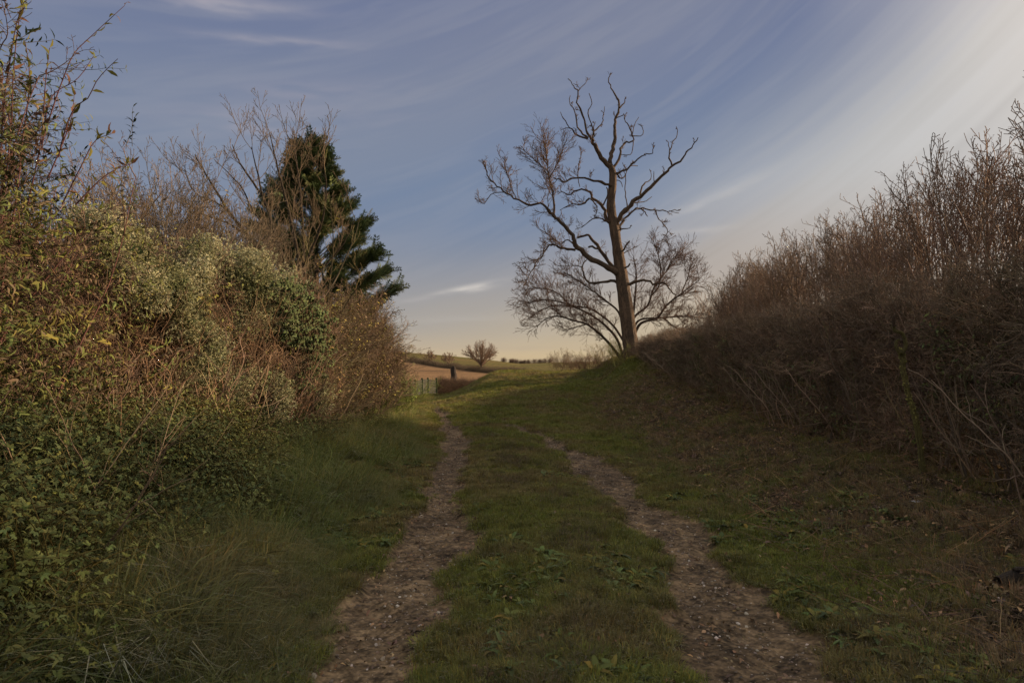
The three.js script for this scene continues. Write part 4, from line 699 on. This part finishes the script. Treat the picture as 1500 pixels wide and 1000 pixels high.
{ // bramble bank in front of the hedge
  const r = rngOf(603), base = onGround(-3.4, 5.2), t = thing('bramble', 'dark green bramble thicket spilling from the hedge towards the lane', 'bramble', base.toArray()), rel = (v) => v.sub(base), lf = [], st = [], tg = [];
  const edge = table([[2, -2.1], [3.5, -2.25], [5, -2.5], [7, -2.85], [9, -3.15], [13, -3.35], [20, -3.4]]);
  for (let d = 1.8; d < 17; d += 0.34) for (let u = 0.2; u < 2.9; u += 0.34) {
    const e = edge(d) + 0.3 * noise2(d * 1.2, 5), x = e - u + (r() - 0.5) * 0.25, dd = d + (r() - 0.5) * 0.25; if (x < hedgeLineL(dd) - 0.1) continue;
    const top = (0.10 + 0.36 * ease(0, 0.9, e - x) + 0.22 * ease(0.8, 2.4, e - x) + 0.26 * noise2(x * 1.5, dd * 1.5) + 0.1 * noise2(x * 4, dd * 4)) * (1 - 0.35 * ease(8, 13, dd));
    if (dd > 8 && r() < 0.35 * ease(8, 12, dd)) continue;
    const tn = fbm(x * 1.1 + 6, dd * 1.1, 3);
    lf.push({ p: rel(onGround(x, dd, Math.max(0.05, top - 0.06))), dir: V(0.35 + (r() - 0.5) * 0.3, 1, (r() - 0.5) * 0.3).normalize(), s: 0.8 + r() * 0.3, c: vary(r, mix3([0.068, 0.088, 0.032], [0.11, 0.12, 0.036], clamp(0.4 + tn * 1.6, 0, 1)), 0.22) });
  }
  for (let k = 0; k < 80; k++) { const d = 2.2 + r() * 10, x = edge(d) - 0.2 - r() * 1.9; st.push({ p: rel(onGround(x, d, 0)), dir: V(0.2 + (r() - 0.5), 0.9, (r() - 0.5) * 1.2).normalize(), s: 0.5 + r() * 0.35, sy: 0.7 + r() * 0.5, c: vary(r, pick(r, [[0.2, 0.14, 0.09], [0.24, 0.19, 0.11]]), 0.3) }); }
  for (let k = 0; k < 0; k++) { const d = 2.2 + r() * 12, x = edge(d) - 0.3 - r() * 2.0; tg.push({ p: rel(onGround(x, d, 0.15 + r() * 0.3)), dir: randDir(r), s: 0.7, c: vary(r, [0.06, 0.045, 0.032], 0.3) }); }
  scatter('leaf_mass', bramblePatches, leafMat, lf, t, r); scatter('stem', bareStem, matte, st, t, r);
}
{ // tall leafy shrub at the edge of the frame
  const r = rngOf(604), base = onGround(-4.5, 5.3), t = thing('leafy_shrub', 'tall straggly shrub with narrow green and yellow leaves on reddish stems', 'shrub', base.toArray()), rel = (v) => v.sub(base);
  const lf = [], tw = [], cols = [[0.085, 0.108, 0.03], [0.098, 0.115, 0.03], [0.07, 0.09, 0.03], [0.09, 0.105, 0.03], [0.10, 0.075, 0.045]], tips = [];
  for (let k = 0; k < 46; k++) {
    const a = r() * 6.28, q = Math.sqrt(r()), p = V(Math.cos(a) * q * 0.5, 0, Math.sin(a) * q * 0.7), M = new MB(), h = k < 10 ? 3.4 + r() * 0.9 : 2.4 + r() * 1.4, out = V(Math.cos(a) * 0.2 * q - (k < 8 ? 0.03 : -0.02), 1, Math.sin(a) * 0.26 * q);
    const pts = grow(M, r, p, out, h, 0.013, 0, { seg: [0.25], wig: [0.1], up: [0.03], tip: 0.0035, taper: 0.25, col: vary(r, [0.115, 0.055, 0.045], 0.2) });
    M.mesh('stem', matte, t);
    tips.push(pts);
    for (let j = Math.floor(pts.length * 0.25); j < pts.length; j++) {
      const f = j / pts.length, m = f > 0.8 ? 1 : 2;
      for (let w = 0; w < m; w++) {
        const o2 = randDir(r).addScaledVector(YUP, 0.5).normalize(), L = (0.15 + 0.6 * r()) * (1.05 - f * 0.6);
        if (r() < 0.6) tw.push({ p: pts[j].clone(), dir: o2, s: 0.4 + L * 0.4, c: vary(r, [0.13, 0.085, 0.06], 0.25) });
        if (r() < 0.62) for (let z = 0; z < 3; z++) lf.push({ p: pts[j].clone().addScaledVector(o2, L * (0.3 + z * 0.35)).addScaledVector(randDir(r), 0.08), dir: o2.clone().addScaledVector(randDir(r), 0.5).normalize(), s: 0.7 + r() * 0.4, c: vary(r, pick(r, cols), 0.25) });
      }
    }
  }
  // lower skirt: yellow-green leaves hanging in the tangle
  for (let k = 0; k < 620; k++) { const d = 4.2 + r() * 3.2, y = 1.25 + r() * 1.75, x = -3.35 - 0.25 * (d - 4.2) * 0.5 - Math.pow(r(), 1.3) * 1.4; if (fbm(x * 1.4 + 2, y * 1.5 + d, 3) < 0.02) continue; lf.push({ p: rel(V(x, y, -d)), dir: V(0.6 + r() * 0.5, r() - 0.3, r() - 0.5).normalize(), s: 0.8 + r() * 0.4, c: vary(r, pick(r, [[0.105, 0.12, 0.028], [0.08, 0.098, 0.026], [0.125, 0.115, 0.028], [0.10, 0.075, 0.045]]), 0.25) }); }
  scatter('leaf_sprig', lanceSprigs, leafMat, lf, t, r); scatter('twig', twigs, matte, tw, t, r);
  // long top shoots with leaves one can pick out against the sky
  const leafGeos = variants(6, (mb, q) => mb.leaf(V(0, 0, 0), YUP, V(0.2, 0, 1).normalize(), 0.085, 0.024, vary(q, pick(q, [[0.11, 0.115, 0.03], [0.15, 0.14, 0.03], [0.14, 0.075, 0.045]]), 0.2), 0.15 + q() * 0.5));
  const leafAt = (p, dir, s) => { const m = new THREE.Mesh(pick(r, leafGeos), sheerLeaf); m.name = 'leaf'; m.applyMatrix4(matrixOf(p, dir, r() * 6.28, s)); m.castShadow = m.receiveShadow = true; t.add(m); };
  const TS = [[[[60, 210], [76, 160], [90, 120], [108, 78], [132, 54], [160, 28], [182, 8]], 0.3, 10], [[[85, 230], [98, 180], [112, 154], [128, 144], [140, 120], [155, 102], [172, 86]], -0.2, 5], [[[8, 260], [16, 180], [18, 120], [24, 52], [30, 12], [33, -30]], 0.2, 26], [[[60, 220], [76, 140], [112, 116], [138, 80]], 0.3, 4], [[[40, 300], [60, 200], [66, 120], [72, 70]], -0.2, 26], [[[0, 240], [5, 150], [14, 90], [28, 20], [45, 2]], -0.3, 24], [[[90, 300], [120, 240], [140, 205], [162, 196]], 0.1, 18], [[[70, 260], [95, 200], [105, 170], [108, 140]], 0.2, 24], [[[30, 220], [40, 150], [42, 100], [36, 60]], 0.1, 22], [[[110, 300], [150, 260], [175, 245], [192, 240]], 0.2, 20], [[[20, 200], [2, 130], [-8, 60], [-12, 0]], 0, 14]];
  for (const [pts, sl, n] of TS) {
    const wp = limbPoints(pts, 5.3, sl, 0.08).map(rel), M = new MB(); M.tube(wp, [0.006, 0.0022], 4, [0.09, 0.042, 0.042]); M.mesh('shoot', matte, t);
    for (let k = 0; k < n; k++) { const f = n < 12 ? 0.35 + 0.65 * (k + r()) / n : 0.15 + 0.85 * (k + r() * 0.6) / n, j = Math.min(wp.length - 1, Math.floor(f * wp.length)); leafAt(wp[j], randDir(r).addScaledVector(YUP, 0.45).normalize(), 0.65 + r() * 0.55); }
  }
}
function thorn(name, label, cx, d, rad, top, n, seed, tone, leafTone, leafN, group) {
  const r = rngOf(seed), base = onGround(cx, d), t = thing(name, label, 'shrub', base.toArray(), group), sh = [], tw = [], lf = [];
  const y0 = base.y;
  tone = [tone[0] * 1.8, tone[1] * 1.95, tone[2] * 1.7];
  const blocks = [], H = top - y0;
  if (n > 200) for (let k = 0; k < (n > 600 ? 2 : 1); k++) blocks.push({ p: V((r() - 0.5) * 0.3, 0, (r() - 0.5) * 0.3), dir: V(0, 1, 0), s: rad * 0.95, sy: H / 2.95, c: vary(r, tone, 0.15) });
  const loose = n > 200 ? Math.round(n * 0.16) : n;
  for (let k = 0; k < n; k++) {
    const a = r() * 6.28, q = Math.sqrt(r()) * rad, v = r(), y = v * H, belly = 1 - 0.45 * v * v, p = V(Math.cos(a) * q * belly, y * 0.82, Math.sin(a) * q * belly), out = V(Math.cos(a) * 0.5 * (q / rad), 0.9, Math.sin(a) * 0.5 * (q / rad)).addScaledVector(randDir(r), 0.45).normalize();
    if (k < loose) (r() < 0.45 ? sh : tw).push({ p, dir: out, s: 0.5 + r() * 0.3, c: vary(r, tone, 0.28) });
    if (r() < leafN) lf.push({ p: p.clone().addScaledVector(out, 0.25 + r() * 0.35), dir: out, s: 1.0 + r() * 0.9, c: vary(r, pick(r, leafTone), 0.3).map((z) => z * 1.5) });
  }
  if (blocks.length) scatter('thicket', bushBlocks, matte, blocks, t, r);
  for (let k = 0; k < 9; k++) { const M = new MB(), a = r() * 6.28; grow(M, r, V(Math.cos(a) * rad * 0.3, -0.1, Math.sin(a) * rad * 0.3), V(Math.cos(a) * 0.3, 1, Math.sin(a) * 0.3), (top - y0) * 0.9, 0.028, 0, { seg: [0.3], wig: [0.14], up: [0.03], tip: 0.006, taper: 0.25, col: vary(r, tone, 0.2) }); M.mesh('stem', matte, t); }
  scatter('shoot', shoots.slice(0, 3), matte, sh, t, r); scatter('twig', twigs, matte, tw, t, r); if (lf.length) scatter('leaf_sprig', smallSprigs, leafMat, lf, t, r);
  return t;
}
const YB = [[0.12, 0.085, 0.03], [0.09, 0.06, 0.035], [0.14, 0.12, 0.025], [0.07, 0.075, 0.022]];
thorn('thorn_shrub', 'brown thorn bush with a few yellow leaves beside the ivy of the climber', -4.9, 14.6, 1.25, 3.05, 850, 611, [0.10, 0.076, 0.05], YB, 0.9);
thorn('thorn_shrub', 'dense brown thorn bush below the cypress, yellow leaves low down', -4.85, 17.2, 1.35, 3.2, 950, 612, [0.10, 0.07, 0.05], YB, 0.8);
thorn('thorn_shrub', 'reddish-brown thorn bush with leafy shoots rising against the sky', -4.75, 20.0, 1.4, 3.9, 1100, 613, [0.10, 0.066, 0.05], YB, 0.8);
thorn('thorn_shrub', 'last thorn bush of the overgrown hedge, where the lane bends', -4.95, 22.4, 1.2, 3.1, 900, 614, [0.098, 0.066, 0.048], YB, 0.9);
thorn('bare_shrub', 'bare twiggy shrub rising behind the climber next to the leafy shrub', -6.35, 12.4, 1.25, 5.2, 900, 615, [0.082, 0.06, 0.046], YB, 0.12);
thorn('bare_shrub', 'bare twiggy shrub below the upswept bare tree behind the climber', -6.0, 14.2, 1.5, 4.9, 900, 616, [0.08, 0.06, 0.045], YB, 0.1);
thorn('bare_shrub', 'bare reddish shrub right behind the tall leafy shrub', -6.6, 10.4, 1.2, 4.5, 500, 617, [0.085, 0.058, 0.046], YB, 0.3);
thorn('nettle_patch', 'low green weeds at the foot of the last thorn bush', -4.0, 22.0, 1.0, 0.62, 130, 618, [0.09, 0.10, 0.03], [[0.10, 0.13, 0.022], [0.08, 0.105, 0.02]], 3);
{ // bare tree with upswept branches
  const D = 17.5, base = onGround(at(452, 600, D).x, D), t = thing('bare_tree', 'bare upswept tree rising behind the climber beside the cypress', 'tree', base.toArray()), r = rngOf(621), rel = (p) => p.map((q) => q.clone().sub(base)), tm = new MB();
  const G = [
    [[[452, 640], [450, 520], [445, 440], [400, 380], [350, 330], [310, 270], [285, 226]], 11, 1.2, -1], [[[447, 470], [430, 420], [405, 350], [385, 290], [352, 240], [340, 212]], 8, 1.2, 1], [[[450, 480], [440, 400], [425, 320], [410, 260], [395, 198]], 8, 1.2, -0.6],
    [[[400, 380], [340, 330], [290, 310], [262, 288]], 4, 1, -0.8], [[[450, 470], [446, 400], [441, 300], [432, 220], [427, 198]], 6, 1.1, 1.2], [[[350, 330], [322, 300], [285, 282], [270, 248]], 3, 1, 0.6], [[[385, 290], [375, 245], [368, 215]], 3, 1, -0.4], [[[410, 260], [425, 225], [440, 200]], 2.4, 1, 0.5],
    [[[440, 400], [470, 330], [478, 270], [470, 225]], 4, 1, -1.4], [[[430, 420], [370, 390], [320, 380], [290, 350]], 4, 1, 1.2], [[[405, 350], [372, 310], [350, 270], [318, 238]], 3.5, 1, 0.3], [[[446, 420], [500, 360], [520, 320]], 3.4, 1, -0.8],
  ];
  const o = { seg: [0.12, 0.1, 0.09], wig: [0.12, 0.18, 0.24], up: [0.12, 0.13, 0.08], n: [6, 4], ang: [0.6, 0.65], ratio: [0.5, 0.45], tip: 0.0042, taper: 0.55, col: (q) => vary(q, [0.135, 0.10, 0.062], 0.2) };
  for (const [pts, w0, w1, slant] of G) {
    const wp = rel(limbPoints(pts, D, slant, 0.15)), [a, b] = thick(w0, w1, D); for (const p of wp.slice(1, -1)) p.addScaledVector(randDir(r), 0.012);
    const lm = new MB(); lm.tube(wp, [a, b], 7, [0.13, 0.10, 0.062]); lm.mesh('limb', barkMat, t); twigsAlong(tm, r, wp, 0.25, 4.2, 0.95, 0.009, o, V(-0.15, 0.9, 0));
  }
  tm.mesh('twig_mass', matte, t, 'stuff');
}
{ // slender lichen-green sapling before the cypress
  const D = 16.2, base = onGround(at(478, 600, D).x, D), t = thing('sapling', 'slender pale green-stemmed sapling with a few yellow leaves before the cypress', 'tree', base.toArray()), r = rngOf(622), rel = (p) => p.map((q) => q.clone().sub(base)), tm = new MB(), lf = [];
  for (const [pts, w0, s] of [[[[478, 620], [476, 500], [482, 420], [488, 360], [484, 300]], 5, 0.3], [[[478, 480], [460, 420], [452, 360], [448, 318]], 3, -0.5], [[[482, 430], [505, 380], [520, 345], [526, 322]], 3, 0.6], [[[478, 500], [510, 440], [540, 400]], 2.4, -0.6], [[[476, 470], [440, 430], [425, 395]], 2.4, 0.5]]) {
    const wp = rel(limbPoints(pts, D, s, 0.15)), [a, b] = thick(w0, 1, D), lm = new MB(); lm.tube(wp, [a, b], 6, [0.15, 0.13, 0.06]); lm.mesh('stem', barkMat, t);
    twigsAlong(tm, r, wp, 0.35, 3.2, 0.6, 0.006, { seg: [0.1, 0.09], wig: [0.2, 0.25], up: [0.06, 0.06], n: [6], ang: [0.7], ratio: [0.5], tip: 0.0036, taper: 0.55, col: (q) => vary(q, [0.22, 0.18, 0.085], 0.2) });
    for (let k = 0; k < 7; k++) lf.push({ p: pick(r, wp).clone().addScaledVector(randDir(r), 0.4), dir: randDir(r), s: 0.8, c: vary(r, [0.19, 0.15, 0.02], 0.3) });
  }
  tm.mesh('twig_mass', matte, t, 'stuff'); scatter('leaf_sprig', smallSprigs, leafMat, lf, t, r);
}
{ // cypress
  const D = 26, base = onGround(at(458, 600, D).x, D), t = thing('cypress', 'dark green cypress with ragged plumes behind the thorn bushes', 'tree', base.toArray()), r = rngOf(631), top = at(455, 218, D).y - base.y;
  const T = new MB(); T.tube([V(0, -0.1, 0), V(0.05, top * 0.4, 0), V(-0.05, top * 0.8, 0), V(-0.2, top * 0.985, 0)], [0.2, 0.015], 8, [0.085, 0.055, 0.038]); T.mesh('trunk', barkMat, t);
  const reach = table([[0, 2.3], [0.25, 2.7], [0.45, 2.6], [0.6, 2.1], [0.75, 1.45], [0.88, 0.75], [0.96, 0.3], [1, 0.06]]), list = [];
  for (let k = 0; k < 135; k++) {
    const v = 0.1 + 0.9 * Math.pow((k + r()) / 135, 0.9), a = k * 2.39996 + r() * 0.6, L = reach(v) * (0.6 + 0.6 * r()), rise = 0.75 + (r() - 0.5) * 0.5, M = new MB(), p0 = V(-0.2 * v * v, top * v - L * rise * 0.75, 0), pts = [];
    for (let j = 0; j <= 7; j++) { const f = j / 7; pts.push(V(p0.x + Math.cos(a) * L * f, p0.y + L * rise * (1.5 * f - 0.55 * f * f), p0.z + Math.sin(a) * L * f).addScaledVector(randDir(r), 0.04)); }
    M.tube(pts, [0.03 * (1.1 - v * 0.6), 0.006], 4, [0.08, 0.055, 0.036]); M.mesh('branch', matte, t);
    const n = Math.round(9 + L * 9);
    for (let j = 0; j < n; j++) {
      const f = 0.18 + 0.82 * Math.sqrt(r()), q = pts[Math.min(7, Math.floor(f * 7))].clone().lerp(pts[Math.min(7, Math.floor(f * 7) + 1)], (f * 7) % 1);
      const dir = V(Math.cos(a), 0.45 + 0.5 * r(), Math.sin(a)).addScaledVector(V(-Math.sin(a), 0, Math.cos(a)), (r() - 0.5) * 1.1).addScaledVector(randDir(r), 0.22).normalize();
      list.push({ p: q, dir, s: 0.62 + r() * 0.5, c: vary(r, pick(r, [[0.07, 0.1, 0.042], [0.085, 0.115, 0.042], [0.115, 0.12, 0.045]]), 0.25) });
    }
  }
  scatter('foliage', sprays, leafMat, list, t, r);
}

// ---------------------------------------------------------------- beyond the bend: fence, low hedge, stump, scrub, far trees
const weather = new THREE.MeshPhysicalMaterial({ vertexColors: true, roughness: 0.9, specularIntensity: 0.15 });
function box(mb, a, b, h0, h1, th, col, dropA = 0, dropB = 0) { // an upright board from a to b (Vector3 at ground), between heights h0 and h1
  const T = b.clone().sub(a).setY(0).normalize(), N = V(-T.z, 0, T.x).multiplyScalar(th / 2), c = [];
  for (const [p] of [[a], [b]]) for (const h of [h0, h1]) for (const s of [-1, 1]) c.push(p.clone().add(V(0, h, 0)).addScaledVector(N, s));
  const f = (i, j, k, l) => { const n = c[j].clone().sub(c[i]).cross(c[k].clone().sub(c[i])).normalize(); mb.tri(c[i], c[j], c[k], n, col); mb.tri(c[i], c[k], c[l], n, col); };
  f(0, 4, 6, 2); f(1, 3, 7, 5); f(0, 2, 3, 1); f(4, 5, 7, 6); f(2, 6, 7, 3); f(0, 1, 5, 4);
}
{
  const r = rngOf(701), P = [[584, 580.5, 40.2], [600, 580, 41.5], [607.5, 579.5, 42.6], [618, 578, 44], [626.5, 576.5, 45.2], [639, 574.5, 46.6]].map(([x, y, d]) => { const q = at(x, y, d); return V(q.x, height(q.x, d), -d); });
  const base = P[5].clone(), t = thing('board_fence', 'weathered grey-green board fence at the bend of the lane', 'fence', base.toArray());
  P.forEach((p, k) => {
    const q = p.clone().sub(base), M = new MB(), h = 1.1 + (k === 5 ? 0.06 : 0); box(M, q.clone().add(V(-0.06, 0, 0)), q.clone().add(V(0.06, 0, 0)), -0.2, h, 0.12, k > 3 || k === 3 ? [0.055, 0.078, 0.042] : [0.05, 0.058, 0.042]); M.mesh('post', weather, t);
    if (k) { const a = P[k - 1].clone().sub(base), T = q.clone().sub(a).normalize(); for (let j = 0; j < 6; j++) { const B = new MB(); box(B, a.clone().addScaledVector(T, 0.07), q.clone().addScaledVector(T, -0.07), 0.08 + j * 0.155, 0.08 + j * 0.155 + 0.14, 0.025, vary(r, [0.05, 0.053, 0.042], 0.2)); B.mesh('board', weather, t); } }
  });
}
{
  const r = rngOf(702), A = at(642, 575, 47), B = at(724, 566, 56), base = V((A.x + B.x) / 2, height((A.x + B.x) / 2, 51), -51), t = thing('low_hedge', 'low square-clipped brown hedge joining the board fence', 'hedge', base.toArray()), tw = [], lf = [];
  for (let k = 0; k < 2600; k++) { const f = r(), x = lerp(A.x, B.x, f), d = lerp(47, 56, f) + (r() - 0.5) * 0.9, y = height(x, d) + r() * 0.85; (r() < 0.75 ? tw : lf).push({ p: V(x, y, -d).sub(base), dir: randDir(r).addScaledVector(YUP, 0.4).normalize(), s: 0.5 + r() * 0.3, c: vary(r, fbm(x * 0.9, 4, 2) > 0.12 ? [0.15, 0.12, 0.045] : [0.105, 0.07, 0.045], 0.3) }); }
  scatter('twig', tangles, matte, tw, t, r); scatter('leaf_sprig', smallSprigs, leafMat, lf, t, r);
}
{
  const D = 54, p = at(665, 552, D), g = V(p.x, height(p.x, D), -D), h0 = at(665, 536.5, D).y - g.y, M = new MB(), r = rngOf(8), pts = [];
  for (let k = 0; k <= 10; k++) pts.push(V(-0.06 * k / 10 + noise2(k * 0.6, 1) * 0.03, -0.1 + (h0 + 0.1) * k / 10, noise2(k * 0.6, 5) * 0.03));
  M.tube(pts, (k) => lerp(0.36, 0.2, k) * (k > 0.95 ? 0.55 : 1) * (1 + 0.12 * noise2(k * 12, 2)), 9, [0.085, 0.066, 0.052]);
  const m = M.mesh('tree_stump', barkMat, scene); m.position.copy(g); m.userData = { label: 'dark tapering tree stump standing behind the low clipped hedge', category: 'stump' };
}
thorn('scrub_patch', 'larger patch of low brown scrub on the mound, nearer the dead tree', 5.9, 50, 1.7, 3.2, 260, 703, [0.10, 0.062, 0.045], YB, 0.2);
thorn('scrub_patch', 'smaller patch of low brown scrub on the mound, farther from the dead tree', 4.2, 52, 1.3, 2.75, 150, 704, [0.10, 0.065, 0.045], YB, 0.2);
thorn('weed_clump', 'thin weedy shrub on the skyline below the dead tree', 6.2, 44, 0.9, 3.3, 60, 705, [0.10, 0.075, 0.04], YB, 0.3);
thorn('weed_clump', 'yellowish weeds at the foot of the arching tree', 6.2, 39.8, 0.6, 2.9, 36, 706, [0.13, 0.11, 0.04], [[0.16, 0.14, 0.03]], 1.0);
function farTree(name, label, px, pyTop, d, width, seed, stems, group) {
  const g = onGround(at(px, 540, d).x, d), h = at(px, pyTop, d).y - g.y, t = thing(name, label, 'tree', g.toArray(), group), r = rngOf(seed), tm = new MB(), tip = 0.00011 * d;
  const T = new MB(); T.tube([V(0, -0.2, 0), V(0, h * 0.12, 0), V(0, h * 0.25, 0)], [h * 0.035, h * 0.025], 8, [0.10, 0.072, 0.05]); T.mesh('trunk', barkMat, t);
  for (let k = 0; k < stems; k++) {
    const a = k * 2.4 + r(), th = Math.sqrt((k + 0.5) / stems) * 1.42, st = V(0, h * (0.13 + 0.12 * r()), 0), dir = V(Math.cos(a) * Math.sin(th) * width * 0.5, h * (0.44 + 0.54 * Math.cos(th)) - st.y, Math.sin(a) * Math.sin(th) * width * 0.5), L = dir.length() * 0.8;
    grow(tm, r, st, dir, L, h * 0.013, 0, { seg: [L / 6, L / 12, L / 14], wig: [0.1, 0.14, 0.2], up: [0.02, 0.02, 0.01], n: [13, 7], ang: [0.5, 0.6], ratio: [0.34, 0.44], t0: 0.35, tip, taper: 0.3, col: (q) => vary(q, [0.23, 0.16, 0.11], 0.2) });
  }
  tm.mesh('crown', matte, t, 'stuff');
}
farTree('round_tree', 'bare round-crowned tree on the field hedge below the skyline', 705, 492.5, 137, 8.8, 711, 30);
farTree('hedgerow_tree', 'small bare hedgerow tree nearest the round-crowned one, split crown', 657, 512, 166, 5.4, 712, 13);
farTree('hedgerow_tree', 'smallest bare hedgerow tree, farthest from the round-crowned one', 630, 509, 186, 4.8, 713, 12);
{ // dark hedge between stubble and pasture
  const r = rngOf(721), base = onGround(fieldEdgeX(170), 170), t = thing('field_hedge', 'dark low hedge line between the stubble field and the pasture', 'hedge', base.toArray()), tw = [];
  for (let k = 0; k < 5200; k++) { const d = 112 + r() * 150, x = fieldEdgeX(d) + (r() - 0.5) * 1.6; tw.push({ p: onGround(x, d, r() * (0.75 + 0.5 * noise2(d * 0.1, 3)) * (0.7 + 0.7 * ease(120, 190, d))).sub(base), dir: randDir(r).addScaledVector(YUP, 0.6).normalize(), s: 0.9 + r() * 0.7, c: vary(r, [0.11, 0.085, 0.055], 0.3) }); }
  scatter('twig', tangles, matte, tw, t, r);
}
{ // bushes along the far ridge
  const r = rngOf(731);
  for (const [px, py, d, w] of [[738, 530.5, 285, 3], [748, 533, 285, 2.2], [752, 533.2, 286, 2], [757, 533.4, 284, 2.6], [763, 533, 285, 2.4], [768, 533.4, 286, 2], [774, 533.2, 285, 2.4], [783, 533, 284, 4], [791, 533.6, 285, 2.6], [798, 533.4, 286, 3], [806, 534, 285, 2.4]]) {
    const x = at(px, py, d).x, g = onGround(x, d), t = thing('ridge_bush', 'small dark bush on the far skyline beside the pasture', 'bush', g.toArray(), 'bushes along the far skyline'), tw = [], h = 1.0 + r() * 0.8;
    for (let k = 0; k < 110; k++) { const q = randDir(r); tw.push({ p: V(q.x * w * 0.5 * r(), h * 0.45 + q.y * h * 0.45, q.z * w * 0.4), dir: randDir(r).addScaledVector(YUP, 0.8).normalize(), s: 0.8 + r() * 0.8, c: vary(r, [0.15, 0.10, 0.07], 0.3) }); }
    scatter('twig', tangles.slice(0, 2), matte, tw, t, r);
  }
}
renderer.render(scene, camera);
